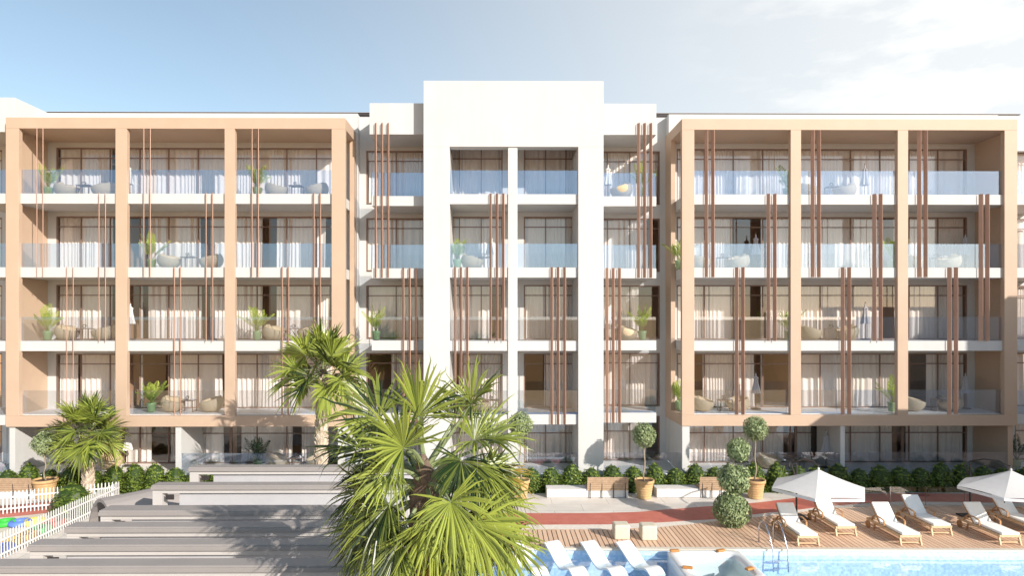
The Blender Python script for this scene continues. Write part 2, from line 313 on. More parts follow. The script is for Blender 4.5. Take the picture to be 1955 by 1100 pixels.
strip('playground_floor', lambda x: rednear(x) - 0.02, lambda x: 14.0, playsand, 0.016, -30, -15.5, 30)
q = MB(); q.box(-2.3, 30, pooledge(-2.3) - .0, 21.6, 0.008, 0.02)
dk = MB(); x = -2.3
while x < 30:
    a, b_ = x + 0.015, x + 0.164 - 0.015; y0 = pooledge(x) + 0.155; y1 = min(deckfar(a), deckfar(b_))
    dk.box(a, b_, y0, y1, 0.020, 0.055); x += 0.164
tag(dk.build('deck', deckm), kind='structure')
ds = strip('deck_base', lambda x: deckfar(x) + 0.01, lambda x: pooledge(x) + 0.152, darkmetal, 0.019, -2.3, 30, 60)
# pool coping + basin + water
cp = MB(); n = 12
for i in range(n):
    a = PX_L - .3 + (PX_R - PX_L + .3) * i / n; b_ = PX_L - .3 + (PX_R - PX_L + .3) * (i + 1) / n
    cp.add([(a, pooledge(a) - .03, -.004), (b_, pooledge(b_) - .03, -.004), (b_, pooledge(b_) + .23, -.14), (a, pooledge(a) + .15, -.004), (a, pooledge(a) - .03, .06), (b_, pooledge(b_) - .03, .06), (b_, pooledge(b_) + .15, .06), (a, pooledge(a) + .15, .06)],
           [(4, 5, 6, 7), (0, 1, 5, 4), (3, 7, 6, 2), (0, 4, 7, 3), (1, 2, 6, 5), (0, 3, 2, 1)])
cp.box(PX_L - .3, PX_L + .03, PD0, pooledge(PX_L) - .03, -.004, .06)
tag(cp.build('pool_edge', mat('pale_pool_coping', (0.62, 0.55, 0.46), 0.7, var=0.06, vscale=6, bump=0.3)), kind='structure')
ps = MB(); zb = -1.15
ps.add([(PX_L, PD0, zb), (PX_R, PD0, zb), (PX_R, pe1, zb), (PX_L, pe0, zb), (PX_L, PD0, -.005), (PX_R, PD0, -.005), (PX_R, pe1, -.005), (PX_L, pe0, -.005)],
       [(0, 1, 2, 3), (0, 4, 5, 1), (1, 5, 6, 2), (2, 6, 7, 3), (3, 7, 4, 0)])
tag(ps.build('pool_basin', mosaic), kind='structure')
SPX0, SPX1, SPD0, SPD1 = 5.47, 7.85, 18.35, 20.72
wt = MB(); wz = -0.16
for (a, b_, c, d_) in ((PX_L, SPX0, PD0, 20.9), (SPX1, PX_R, PD0, 20.5), (SPX0, SPX1, PD0, SPD0), (SPX0, SPX1, SPD1, 20.85)):
    wt.add([(a, c, wz), (b_, c, wz), (b_, pooledge(b_) if d_ > 20.4 else d_, wz), (a, pooledge(a) if d_ > 20.4 else d_, wz)], [(0, 1, 2, 3)])
tag(wt.build('pool_water', water), kind='structure')

# ------------------------------------------------------------------ the building
FL = {0: 0.56, 1: 3.22, 2: 6.53, 3: 9.83, 4: 13.13}
ST = 0.45; HEAD = 2.63; TRAN = 2.13
DW, DWW, DF, DS, DWS, DT = 31.1, 31.6, 28.85, 28.97, 29.45, 28.85
bld = empty('apartment_building', (0, 0, 0), label='white five-storey apartment building with two tan balcony frames and a raised central tower', cat='building')
wall = MB(); intr = MB(); plate = MB()
def gapsplit(a, b_, gaps):
    segs = []; cur = a
    for g0, g1 in sorted(gaps):
        if g0 > cur + .05: segs.append((cur, min(g0, b_)))
        cur = max(cur, g1)
    if cur < b_ - .05: segs.append((cur, b_))
    return segs
def curtain(par, x0, x1, z0, z1, y, seed, draw=1.0):
    r = random.Random(seed); q = MB(); step = 0.028; n = max(6, int((x1 - x0) / step)); vs = []; fs = []
    ph = []; p = r.uniform(0, 6)
    kk = []; k = 0.
    for i in range(n + 1):
        k += (r.gauss(0, .25)); k *= .93; kk.append(k); p += step * 2 * math.pi / 0.21 * (1 + .5 * math.sin(i * .07 + seed) + 0.3 * k); ph.append(p)
    lv = [1, .8, .6, .4, .2, .05, 0]
    for j, u in enumerate(lv):
        z = z0 + (z1 - z0) * u
        for i in range(n + 1):
            x = x0 + (x1 - x0) * i / n; amp = 0.028 + 0.03 * (1 - u)
            w_ = math.sin(ph[i] + 0.5 * (1 - u) * math.sin(i * .11 + seed)); sw = 0.02 * (1 - u) * math.sin(i * .05 + seed * 1.7)
            xo = 0.03 * (1 - u) * math.sin(i * .09 + seed * 2.3)
            vs.append((x + xo, y + amp * w_ + sw, z + (0.015 * math.sin(i * .13 + seed) if u == 0 else 0)))
    W = n + 1
    for j in range(len(lv) - 1):
        for i in range(n): fs.append((j * W + i, (j + 1) * W + i, (j + 1) * W + i + 1, j * W + i + 1))
    q.add(vs, fs); return q.build('curtain', curt, par, smooth=True)
SEED = [0]
def window(x0, x1, D, fl, mull, gaps=(), z0=None, head=HEAD, poles=()):
    """x0,x1,mull,gaps in photo pixels measured at the wall plane D"""
    zf = FL[fl] if z0 is None else z0; zt = FL[fl] + head; tr = FL[fl] + TRAN
    if fl == 0: zt = 2.76; tr = EYE - (827.5 - HY) / 39.55 * 1.0
    a, b_ = X(x0, D), X(x1, D); fr = MB(); y0, y1 = D + .03, D + .10; t_ = .022
    fr.box(a, b_, y0, y1, zf, zf + .05); fr.box(a, b_, y0, y1, zt - .06, zt); fr.box(a, a + .06, y0, y1, zf + .05, zt - .06); fr.box(b_ - .06, b_, y0, y1, zf + .05, zt - .06)
    fr.box(a + .06, b_ - .06, y0 + .012, y1 - .012, tr - .022, tr + .022)
    for m_ in mull:
        xm = X(m_, D); fr.box(xm - t_, xm + t_, y0, y1, zf + .05, zt - .06)
    w_ = fr.build('window', framem, bld)
    gl = MB(); yg = D + .062; xs = [a + .06] + [X(m_, D) for m_ in mull] + [b_ - .06]
    for i in range(len(xs) - 1):
        p, q_ = xs[i] + (t_ if i else 0), xs[i + 1] - (t_ if i < len(xs) - 2 else 0)
        if q_ > p: gl.add([(p, yg, zf + .05), (q_, yg, zf + .05), (q_, yg, zt - .06), (p, yg, zt - .06)], [(0, 1, 2, 3)])
    gl.build('pane', winglass, w_)
    for s0, s1 in gapsplit(a + .05, b_ - .05, [(X(g0, D), X(g1, D)) for g0, g1 in gaps]):
        SEED[0] += 1; curtain(w_, s0, s1, zf + .03, zt + .02, D + .24, SEED[0] * 1.37)
    for p in poles:
        xp = X(p, D); mbp = MB(); mbp.box(xp - .05, xp + .05, D + .14, D + .2, zf + .01, zt - .02); mbp.build('door_stile', white, w_)
    return w_
def fullwindows(x0, x1, D, mull, per, splits=()):
    pass
# wall strips (lintels and piers) for a zone; windows between
def zone_wall(xa, xb, D, ztop, wins, name='wall'):
    """xa,xb metres; wins: list of (x0,x1) metres of glazed width; lintel between storeys"""
    m = MB()
    y0, y1 = D, D + .14
    for f_ in range(5):
        zt = 2.76 if f_ == 0 else FL[f_] + HEAD
        ztp = ztop if f_ == 4 else FL[f_ + 1] - ST if f_ > 0 else FL[1] - ST + .0
        if ztp > zt: m.box(xa, xb, y0, y1, zt, ztp)
        if f_ > 0: m.box(xa, xb, y0 + .003, y1, FL[f_] - ST, FL[f_])
        cur = xa; 
        for (a, b_) in wins + [(xb, xb)]:
            if a > cur + .01: m.box(cur, a, y0, y1, FL[f_], zt)
            cur = b_
    return m.build(name, white, bld)
# interior plates and rooms
for f_ in range(5):
    plate.box(-27, 29, 31.76, 37, FL[f_] - .25, FL[f_] + .0)
    for a_, c_ in ((X(14, DW), X(683, DW)), (X(838, DW), X(1122, DW)), (X(1277, DW), X(1905, DW))): plate.box(a_ + .01, c_ - .01, DW + .143, 31.759, FL[f_] - .2, FL[f_] - .002)
plate.box(-27, 29, 31.76, 37, FL[4] + 2.95, FL[4] + 3.2)
plate.box(-27, 29, DW + .14, 37, 0.02, 0.3)
plate.build('floor_plate', white, bld)
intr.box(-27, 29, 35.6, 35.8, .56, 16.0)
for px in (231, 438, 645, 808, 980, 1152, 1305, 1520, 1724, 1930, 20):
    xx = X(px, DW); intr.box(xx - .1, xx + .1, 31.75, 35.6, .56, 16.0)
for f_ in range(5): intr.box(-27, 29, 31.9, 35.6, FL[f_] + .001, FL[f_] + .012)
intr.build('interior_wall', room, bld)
XLa, XLb = X(91, DW), X(683, DW); XRa, XRb = X(1277, DW), X(1861, DW)
# frame bays ------------------------------------------------------
Lm = [153.6, 209, 266, 321, 377.6, 434, 490, 547, 603.6]; Rm = [1345.6, 1400.7, 1457, 1510, 1567, 1625, 1681, 1736.8, 1792]
lw0, lw1 = X(106.9, DW), X(660, DW); rw0, rw1 = X(1292, DW), X(1847, DW)
zone_wall(X(14, DW), XLb, DW, 17.42, [(lw0, lw1)]); zone_wall(XRa, X(1905, DW), DW, 17.42, [(rw0, rw1)])
colsL = [(106.9, 234), (234, 440), (440, 660)]; colsR = [(1292, 1520), (1520, 1724), (1724, 1847)]
gapsL = {4: [(209, 214)], 3: [(209, 220), (236, 278), (378, 398), (498, 526), (620, 634)], 2: [(209, 220), (240, 277.5), (380, 398), (498, 525), (627, 640)],
         1: [(144, 150), (240, 320), (420, 434)], 0: [(284, 322), (422, 458), (557, 573), (180, 196)]}
gapsR = {4: [], 3: [(1401, 1466), (1679, 1712)], 2: [(1401, 1466), (1684, 1712)], 1: [(1320, 1344), (1443, 1512), (1730, 1775)], 0: [(1500, 1520), (1708, 1734), (1552, 1568)]}
polL = {3: [267], 2: [267, ], 1: [267]}; polR = {3: [1457], 2: [1457], 1: [1457]}
for f_ in range(5):
    for cols, ms, gs, ps_ in ((colsL, Lm, gapsL, polL), (colsR, Rm, gapsR, polR)):
        for (a, b_) in cols:
            mm = [m_ for m_ in ms if a + 6 < m_ < b_ - 6]
            window(a, b_, DW, f_, mm, [g_ for g_ in gs[f_] if g_[0] < b_ and g_[1] > a], poles=[p for p in ps_.get(f_, []) if a < p < b_])
# tower windows
tl0, tl1, tr0, tr1 = X(840, DW), X(959.6, DW), X(1000, DW), X(1118, DW)
zone_wall(X(838, DW), X(1122, DW), DW, 17.0, [(tl0, tl1), (tr0, tr1)])
for f_ in range(5):
    window(840, 959.6, DW, f_, [877, 918.7], {2: [(938, 960)], 1: [(858, 884)], 0: []}.get(f_, []))
    window(1000, 1118, DW, f_, [1042, 1080.7], {1: [(1000, 1040)], 0: []}.get(f_, []))
# wings
wl0, wl1, wr0, wr1 = X(699, DWW), X(842, DWW), X(1118, DWW), X(1260, DWW)
zone_wall(X(686.5, DWW), X(842, DWW), DWW, 17.41, [(wl0, wl1)]); zone_wall(X(1118, DWW), X(1272.7, DWW), DWW, 17.41, [(wr0, wr1)])
for f_ in range(5):
    window(699, 842, DWW, f_, [756, 808], {1: [(699, 746)], 0: [(720, 735)]}.get(f_, []), z0=FL[f_] + .04)
    window(1118, 1260, DWW, f_, [1160, 1203], {2: [(1221, 1260)], 3: [(1236, 1260)], 0: [(1236, 1260)]}.get(f_, []), z0=FL[f_] + .04)
# outer ends beyond the frames
zone_wall(X(-60, DWW), X(13, DWW), DWW, 17.4, [(X(-50, DWW), X(4, DWW))]); zone_wall(X(1906, DWW), X(2040, DWW), DWW, 17.4, [(X(1938, DWW), X(2030, DWW))])
for f_ in range(5):
    window(-50, 4, DWW, f_, [-20], [(-12, 4)] if f_ < 2 else []); window(1938, 2030, DWW, f_, [1980], [(1960, 1975)] if f_ in (1, 3) else [])
# returns between bay wall and wing wall, roof, upper setback
rt = MB()
for a, b_ in ((XLb - .14, XLb), (XRa, XRa + .14)): rt.box(a, b_, DW + .143, DWW + .1, .56, 17.415)
rt.box(-26, 28, DWW + .3, 36, 16.9, 17.2)
rt.build('roof', white, bld)
rc = MB(); rl = MB()
Dc = 33.0
def zc(py): return EYE + (HY - py) * Dc / F
rl.box(-24.5, 27, Dc + .05, Dc + .5, 17.2, zc(213.8)); 
for a, b_, dd in ((215, 216.4, 0), (218.2, 220, -.02), (221.8, 223.6, -.04)): rc.box(-24.5, 27, Dc - .0 + dd, Dc + .047, zc(b_), zc(a))
rl.build('roof_upstand', copel, bld); rc.build('roof_coping', coping, bld)
# tan frames -------------------------------------------------------
ZB0, ZB1, ZT0, ZT1 = 2.71, 3.20, 16.01, 16.5
def frame(x0, x1, cols, side, wallx):
    fr = MB(); fr.box(x0, x1, DF, DF + .3, ZT0, ZT1); fo = fr.build('balcony_frame', tan, bld, bevel=.008)
    fr = MB(); fr.box(x0, x1, DF, DF + .3, ZB0, ZB1); fr.build('frame_beam', tan, fo, bevel=.008)
    for a, b_ in cols:
        c = MB(); c.box(a, b_, DF + .002, DF + .24, ZB1 + .001, ZT0 - .001); c.build('frame_column', tan, fo, bevel=.008)
    p = MB(); p.box(x0, x1, DF + .301, DW - .002, ZT0 + .003, ZT1 - .003); p.build('frame_soffit', tan, fo)
    p = MB(); p.box(x0, x1, DF + .301, DW - .002, ZB0 + .003, ZB1 - .02); p.build('frame_base', tan, fo)
    p = MB(); p.box(x0 + .3, x1 - .3, DF + .304, DW - .002, ZB1 - .018, ZB1 + .02); p.build('balcony_floor', floorm, fo)
    p = MB(); e0, e1 = wallx; p.box(e0, e1, DF + .241, DW - .002, ZB1 + .002, ZT0 - .002); p.build('side_wall', tan, fo)
    # open side: rear panel only
    s0, s1 = side; p = MB(); p.box(s0 - .003, s1 + .003, 30.65, DWW - .003, ZB0 + .005, ZT1 - .005); p.build('side_panel', tan, fo)
    return fo
cx = lambda a, b_: (X(a, DF), X(b_, DF))
LX0, LX1 = X(10.8, DF), X(659, DF); RX0, RX1 = X(1302, DF), X(1942.5, DF)
frame(LX0, LX1, [(LX0 + .002, X(35.6, DF)), cx(220.3, 242), cx(428.6, 448), (X(633, DF), LX1 - .003)], (LX1 - .2, LX1), (LX0 + .001, X(91, DW)))
frame(RX0, RX1, [(RX0 + .003, X(1325.7, DF)), cx(1509.6, 1529.5), cx(1714, 1734), (X(1918, DF), RX1 - .002)], (RX0, RX0 + .2), (X(1861, DW), RX1 - .001))
# balconies --------------------------------------------------------
FT, FINW = 0.022, 0.17
fdir = Vector((-0.60, 0.80, 0))
def fin(par, px, z0, z1, D=28.80):
    x = X(px, D); q = MB(); c = Vector((x, D, (z0 + z1) / 2)) + fdir * .04; y = fdir; z = Vector((0, 0, 1)); xx = y.cross(z)
    M = Matrix((xx, y, z)).transposed().to_4x4(); M.translation = c; q.obox(M, FT, FINW, z1 - z0)
    o = q.build('vertical_fin', finm, par, bevel=.004); return o
def balcony(xa, xb, f_, D, Dw, fins=(), rail=True, th=ST, glass_to=None):
    s = MB(); z = FL[f_]; s.box(xa, xb, D, Dw - .003, z - th, z)
    o = s.build('balcony_slab', white, bld, bevel=.006)
    if rail:
        g_ = MB(); g_.box(xa + .01, xb - .01, D + .05, D + .062, z + .005, z + 1.08); g_.build('glass_railing', railglass, o)
    for px, z0, z1 in fins: fin(o, px, z0, z1, D - .15)
    return o
T0 = ZT0 - .01
bays = {  # left column edge px, right column edge px, T, M, B fin pixels
    0: (X(91, DW) - .0, X(231, DF), (70.5, 82), (189, 201.3), (127.6, 139.7)), 1: (X(231, DF), X(438, DF), (274.5, 286.8), (393.4, 405.8), (333, 344.6)),
    2: (X(438, DF), LX1 - .22, (481, 493), (599.3, 611.6), (539, 550.8)),
    3: (RX0 + .22, X(1520, DF), (1350, 1362.5), (1468.5, 1480.8), (1408, 1420)), 4: (X(1520, DF), X(1724, DF), (1553, 1565), (1671, 1683), (1610.6, 1623)),
    5: (X(1724, DF), X(1861, DW), (1756.7, 1769), (1874.6, 1887), (1814.4, 1827))}
for k, (xa, xb, T, M_, Bf) in bays.items():
    xa_, xb_ = xa + .001, xb - .001
    balcony(xa_, xb_, 4, DS, DW, [(p, FL[3] - ST + .01, T0) for p in T])
    balcony(xa_, xb_, 3, DS, DW, [(p, FL[2] + .0, FL[4] + .01) for p in M_])
    balcony(xa_, xb_, 2, DS, DW, [(p, FL[1] + .01, FL[3] + .01) for p in Bf])
    g_ = MB(); g_.box(xa_ + .3, xb_ - .3, DF + .26, DF + .272, FL[1] + .02, FL[1] + 1.08); g_.build('glass_railing', railglass, bld)
# tower body
tw = MB(); tA, tB, tC, tD = X(808.5, DT), X(858.3, DT), X(1104, DT), X(1152.3, DT)
tw.box(tA, tB, DT, DWW + .1, 0.02, 15.23); tw.box(tC, tD, DT, DWW + .1, 0.02, 15.23); tw.box(tA, tD, DT, DT + .55, 15.23, 18.18)
tw.box(tA, tA + .3, DT + .55, 33, 15.232, 18.18); tw.box(tD - .3, tD, DT + .55, 33, 15.232, 18.18); tw.box(tA + .3, tD - .3, DT + .55, DW - .004, 16.1, 16.4)
tw.build('tower_wall', white, bld, bevel=.01)
cc = MB(); cc.box(X(970, DT), X(988, DT), DT + .06, DT + .40, 0.56, 15.228); cc.build('tower_column', white, bld, bevel=.008)
for f_ in (1, 2, 3, 4):
    finsL = {4: [], 3: [(p, FL[2], FL[4] + .01) for p in (937.7, 949.8, 962)], 2: [(p, FL[1] - ST + .02, FL[3] + .01) for p in (869.6, 881, 893)]}.get(f_, [])
    finsR = {2: [(p, FL[1] - ST + .02, FL[3] + .01) for p in (1054.5, 1066.6, 1079)]}.get(f_, [])
    balcony(tB + .002, X(979, DT) - .001, f_, DS + .0, DW, finsL); balcony(X(979, DT) + .001, tC - .002, f_, DS, DW, finsR)
# wings: parapets and slabs
wLa, wLb = X(705.5, DWS), tA; wRa, wRb = tD, X(1253, DWS)
for a, b_ in ((wLa, wLb - .002), (wRa + .002, wRb)):
    pp = MB(); pp.box(a, b_, DWS, DWS + .25, 15.946, 17.37); pp.box(a, b_, DWS + .25, DWW - .003, 15.946, 16.2)
    pp.box(a if a == wLa else b_ - .25, a + .25 if a == wLa else b_, DWS + .25, DWW - .003, 16.2, 17.37)
    pp.build('wing_parapet', white, bld, bevel=.006)
for f_ in (1, 2, 3, 4):
    fl_ = {4: [(p, FL[3] - ST + .01, Zp(236, -5, DWS)) for p in (718, 730, 741.7)], 2: [(p, FL[1] - ST + .02, FL[3] + .01) for p in (770.7, 782.8, 795)]}.get(f_, [])
    fr_ = {4: [(p, FL[3] - ST + .01, Zp(236, 5, DWS)) for p in (1220.4, 1231.9, 1243.7)], 2: [(p, FL[1] - ST + .02, FL[3] + .01) for p in (1160, 1172, 1184)]}.get(f_, [])
    balcony(wLa + .1, wLb - .003, f_, DWS, DWW, fl_); balcony(wRa + .003, wRb, f_, DWS, DWW, fr_)
    balcony(X(-70, DS), LX0 - .003, f_, DS, DWW, rail=f_ > 0); balcony(RX1 + .003, X(2050, DS), f_, DS, DWW)
# left block parapet
lb = MB(); lb.box(-28, LX0 - .004, 29.2, 29.45, 15.95, 16.52); lb.box(-28, X(28, 29.2), 29.2, 29.45, 16.52, 17.5); lb.box(X(28, 29.2) - .25, X(28, 29.2), 29.45, 33, 16.52, 17.5); lb.box(-28, LX0 - .004, 29.45, 31.5, 15.95, 16.1)
lb.build('end_parapet', white, bld, bevel=.006)
rb = MB(); rb.box(RX1 + .003, 30, 31.2, 31.5, 15.7, 17.42); rb.build('end_parapet', white, bld)
# ground floor terrace, party walls, glass
tf = MB(); tf.box(-28, 29, 28.9, DW + .02, 0.02, .56); tf.box(X(684, DW), tA - .01, DW + .02, DWW, .02, .56); tf.box(tD + .01, XRa - .01, DW + .02, DWW, .02, .56); tf.build('terrace_floor', floorm, bld)
for px, D0, th in ((18, 28.95, .25), (335, 28.95, .25), (645, 28.9, .3), (1302.5, 28.9, .33), (1613, 28.95, -.2)):
    x_ = X(px, D0); q = MB(); q.box(x_, x_ + th, D0, DW - .003, .561, 2.708 if px in (335, 1613) else 2.708); q.build('party_wall', white, bld, bevel=.005)
q = MB(); q.box(X(1924, 28.95), X(1934, 28.95), 28.95, DW - .003, .561, 2.708); q.build('party_wall', tan, bld)
q = MB()
for a, b_ in ((X(18, 28.95) - 5, X(18, 28.95) - .02), (X(345, 28.95) + .0, X(645, 28.9) - .01), (X(655, 28.9) + .08, tA - .01), (tB + .01, tC - .01), (tD + .01, X(1302.5, 28.9) - .01), (X(1318, 28.9) + .02, X(1604, 28.95) - .01), (X(1613, 28.9) + .02, X(1924, 28.95) - .01), (X(1936, 28.95), 29)):
    g_ = MB(); g_.box(a, b_, 28.98, 28.992, .565, 1.50); g_.build('terrace_glass', railglass, bld)

# neighbouring block to the right, outside the picture; its shadow falls on the right-hand frame
nb = empty('apartment_building', (0, 0, 0), label='low white annex block standing to the right of the pool, out of frame', cat='building')
q = MB(); q.box(21.9, 40, 19.0, 21.0, 0.0, 8.3); q.box(29.9, 40, 19.01, 20.99, 8.3, 13.4); q.build('wall', white, nb)
q = MB()
for zz in (1, 4): q.box(21.86, 21.898, 19.4, 20.6, zz, zz + 1.5)
q.build('window', framem, nb)

# ================================================================== things
def leafball(n, cen, rad, size, seed, shape=None, tones=(0.0, 1.0), shell=0.55, up=0.3, mb=None):
    r = random.Random(seed); q = mb or MB()
    ph = [(r.uniform(0, 6.3), r.uniform(0, 6.3), r.uniform(2, 5)) for _ in range(5)]
    for _ in range(n):
        while True:
            v = Vector((r.uniform(-1, 1), r.uniform(-1, 1), r.uniform(-1, 1)))
            if 0.05 < v.length < 1: break
        dn = v.normalized(); az = math.atan2(dn.y, dn.x)
        lump = 1 + 0.07 * sum(math.sin(az * round(p[2]) + p[0]) * math.cos(dn.z * p[2] + p[1]) for p in ph)
        k = (shell + (1 - shell) * r.random() ** 0.6) * lump
        p = Vector((cen[0] + dn.x * rad[0] * k, cen[1] + dn.y * rad[1] * k, cen[2] + dn.z * rad[2] * k))
        if shape: p = shape(p, dn)
        nn = (dn + Vector((r.gauss(0, .5), r.gauss(0, .5), r.gauss(0, .5) + up))).normalized()
        a = nn.cross(Vector((r.gauss(0, 1), r.gauss(0, 1), r.gauss(0, 1)))).normalized(); b_ = nn.cross(a)
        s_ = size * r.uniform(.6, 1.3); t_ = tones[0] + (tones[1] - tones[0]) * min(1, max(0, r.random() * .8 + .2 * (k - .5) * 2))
        q.add([p - a * s_, p - b_ * s_ * .42 + nn * s_ * .12, p + a * s_, p + b_ * s_ * .42 + nn * s_ * .12], [(0, 1, 2), (0, 2, 3)], tone=t_)
    return q
# ---- hedge of rounded bushes
def bush_mesh(seed, w_=.55, h=1.26):
    r = random.Random(seed); q = MB()
    for k in range(9):                                     # tiers of foliage, wide low, domed top
        u = k / 8; z = .12 + (h - .2) * u; rr = w_ * (1 - .05 * u) * math.sqrt(max(.04, 1 - max(0, u - .30) ** 2 * 1.95)); m = int(150 * (rr / w_) ** 1.3)
        for _ in range(m):
            a = r.uniform(0, 6.283); rad = rr * (.55 + .5 * r.random() ** .5) * (1 + .08 * math.sin(3 * a + k + seed)); p = Vector((rad * math.cos(a), rad * math.sin(a), z + r.gauss(0, .035) - .10 * (rad / w_) ** 2 * 1.2))
            nn = Vector((math.cos(a) * .7 + r.gauss(0, .35), math.sin(a) * .7 + r.gauss(0, .35), .9 + r.gauss(0, .3))).normalized()
            t1 = nn.cross(Vector((r.gauss(0, 1), r.gauss(0, 1), r.gauss(0, 1)))).normalized(); t2 = nn.cross(t1); s_ = r.uniform(.035, .075)
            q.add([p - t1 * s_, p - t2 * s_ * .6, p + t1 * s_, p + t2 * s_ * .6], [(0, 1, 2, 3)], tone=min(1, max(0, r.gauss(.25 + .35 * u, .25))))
    o = len(q.f)
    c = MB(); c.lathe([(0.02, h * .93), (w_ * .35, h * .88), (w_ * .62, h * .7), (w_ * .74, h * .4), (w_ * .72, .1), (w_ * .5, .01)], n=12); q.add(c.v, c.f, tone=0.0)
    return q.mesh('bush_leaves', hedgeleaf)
bmeshes = [bush_mesh(s_) for s_ in (1, 2, 3)]
hedge_spots = []
px = -20; cnt = {'left': 0, 'mid': 0, 'right': 0, 'shade': 0}
r = random.Random(3); bi = 0
xh = X(-25, 28.2)
while xh < X(1990, 28.2):
    if not (X(735, 28.2) < xh < X(770, 28.2)):
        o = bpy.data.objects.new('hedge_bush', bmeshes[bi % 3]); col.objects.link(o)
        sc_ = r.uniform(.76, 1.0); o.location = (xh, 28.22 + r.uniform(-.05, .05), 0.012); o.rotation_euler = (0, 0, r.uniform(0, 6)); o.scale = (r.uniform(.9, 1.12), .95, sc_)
        shaded = xh > X(1600, 28.2)
        vis = 'left' if xh < X(362, 28.2) else 'mid' if xh < X(985, 28.2) else 'shade' if shaded else 'right'; cnt[vis] += 1; k_ = cnt[vis]; od = str(k_) + ('th' if 10 < k_ < 20 else {1: 'st', 2: 'nd', 3: 'rd'}.get(k_ % 10, 'th'))
        tag(o, {'left': 'sunlit green hedge bush, %s from the left edge of the picture', 'mid': 'green hedge bush mostly hidden behind the pergola and the big palm', 'right': 'sunlit green hedge bush, %s in the row right of the big palm', 'shade': 'dark green hedge bush in shade, %s to the right of the left parasol'}[vis].replace('%s', od), 'bush', 'bushes of the terrace hedge')
        bi += 1
    xh += 0.905 * r.uniform(.93, 1.07)
# ---- fan palms
def fan(q, hub, axis, nrm, Rr, seed, n=30, spread=145, droop=.22, tone=.5):
    r = random.Random(seed); A = axis.normalized(); Nn = (nrm - A * nrm.dot(A)).normalized(); Bv = Nn.cross(A)
    st = 2 * R(spread) / n; phi = R(r.uniform(8, 48)); dead = r.random()
    for i in range(n):
        a = -R(spread) + st * (i + .5) + r.gauss(0, .02); dd = (A * math.cos(a) + Bv * math.sin(a) * math.cos(phi) + Nn * abs(math.sin(a)) * math.sin(phi)).normalized()
        ll = Rr * (1 - .28 * (abs(a) / R(spread)) ** 2) * r.uniform(.78, 1.12); side = Nn.cross(dd).normalized()
        cup = .10; dr = droop * r.choice((.3, .5, .8, 1.2, 2.4)); tn = min(1, max(0, tone + r.gauss(-.05, .30)))
        pts = []; wd = []
        for u in (0.02, .25, .52, .72, .88, 1.0):
            p = hub + dd * ll * u * (1 - .12 * dr * u * u) + Nn * (cup * ll * (u - u * u * .9)) + Vector((0, 0, -1)) * dr * ll * u ** 2.6 + side * (r.gauss(0, .02) * ll * u * u)
            pts.append(p); wd.append(min(math.sin(st / 2) * ll * u * 1.06, math.sin(st / 2) * ll * .60 * max(0, 1 - max(0, u - .52) / .48) ** .85 + .0012))
        vs = []; fs = []; fold = .75
        for p, w_ in zip(pts, wd): vs += [p - side * w_, p + Nn * w_ * fold, p + side * w_]
        for k in range(len(pts) - 1):
            b_ = 3 * k; fs += [(b_, b_ + 3, b_ + 4, b_ + 1), (b_ + 1, b_ + 4, b_ + 5, b_ + 2)]
        q.add(vs, fs, tone=tn)
        if r.random() < .25:                               # split thread-like tip
            e = pts[-1]; dv = (pts[-1] - pts[-2]).normalized(); e2 = e + dv * ll * .12 + Vector((0, 0, -ll * r.uniform(.02, .14))); q.add([e - side * .003, e2, e + side * .003, e2 + side * .001], [(0, 1, 2), (1, 3, 2)], tone=.9)
def petiole(q, a, b_, rad, sag):
    a = Vector(a); b_ = Vector(b_); m_ = (a + b_) / 2 + Vector((0, 0, sag)); pts = []
    for k in range(7):
        u = k / 6; pts.append(a * (1 - u) ** 2 + m_ * 2 * u * (1 - u) + b_ * u * u)
    q.tube(pts, [rad * (1.5 - .9 * k / 6) for k in range(7)], n=6); return pts
def trunk(root, x, y, z1, r0, r1, lean, matb, boots=260, bsz=.1, darktop=1.0):
    q = MB(); n = 26; pts = []; rad = []
    for k in range(n + 1):
        u = k / n; pts.append((lean[0] * u * u, lean[1] * u * u, z1 * u)); rad.append((r0 + (r1 - r0) * u + .03 * max(0, .12 - u) / .12) * (1 + .03 * math.sin(k * 2.1)))
    q.tube(pts, rad, n=18); t_ = q.build('trunk', matb, root, smooth=True)
    r = random.Random(5); q = MB()
    for k in range(boots):                                 # criss-cross of cut leaf bases
        u = .02 + .98 * k / boots; u *= 1; a = k * 2.39996; uu = u; rr = (r0 + (r1 - r0) * uu) * 1.0; c = Vector((lean[0] * uu * uu, lean[1] * uu * uu, z1 * uu)); dn = Vector((math.cos(a), math.sin(a), 0)); sd = Vector((-dn.y, dn.x, 0)); h = bsz * r.uniform(.8, 1.3)
        b0 = c + dn * rr * .93; tip = c + dn * (rr + bsz * .33) + Vector((0, 0, h)) + sd * h * .35 * (1 if k % 2 else -1)
        q.add([b0 - sd * h * .55 - Vector((0, 0, h * .3)), b0 + sd * h * .55 - Vector((0, 0, h * .3)), tip + sd * h * .2, tip - sd * h * .2, c + dn * (rr * .85) + Vector((0, 0, h * .8))], [(0, 1, 2, 3), (0, 3, 4), (1, 4, 2), (3, 2, 4)])
    q.build('leaf_bases', matb, root); return t_
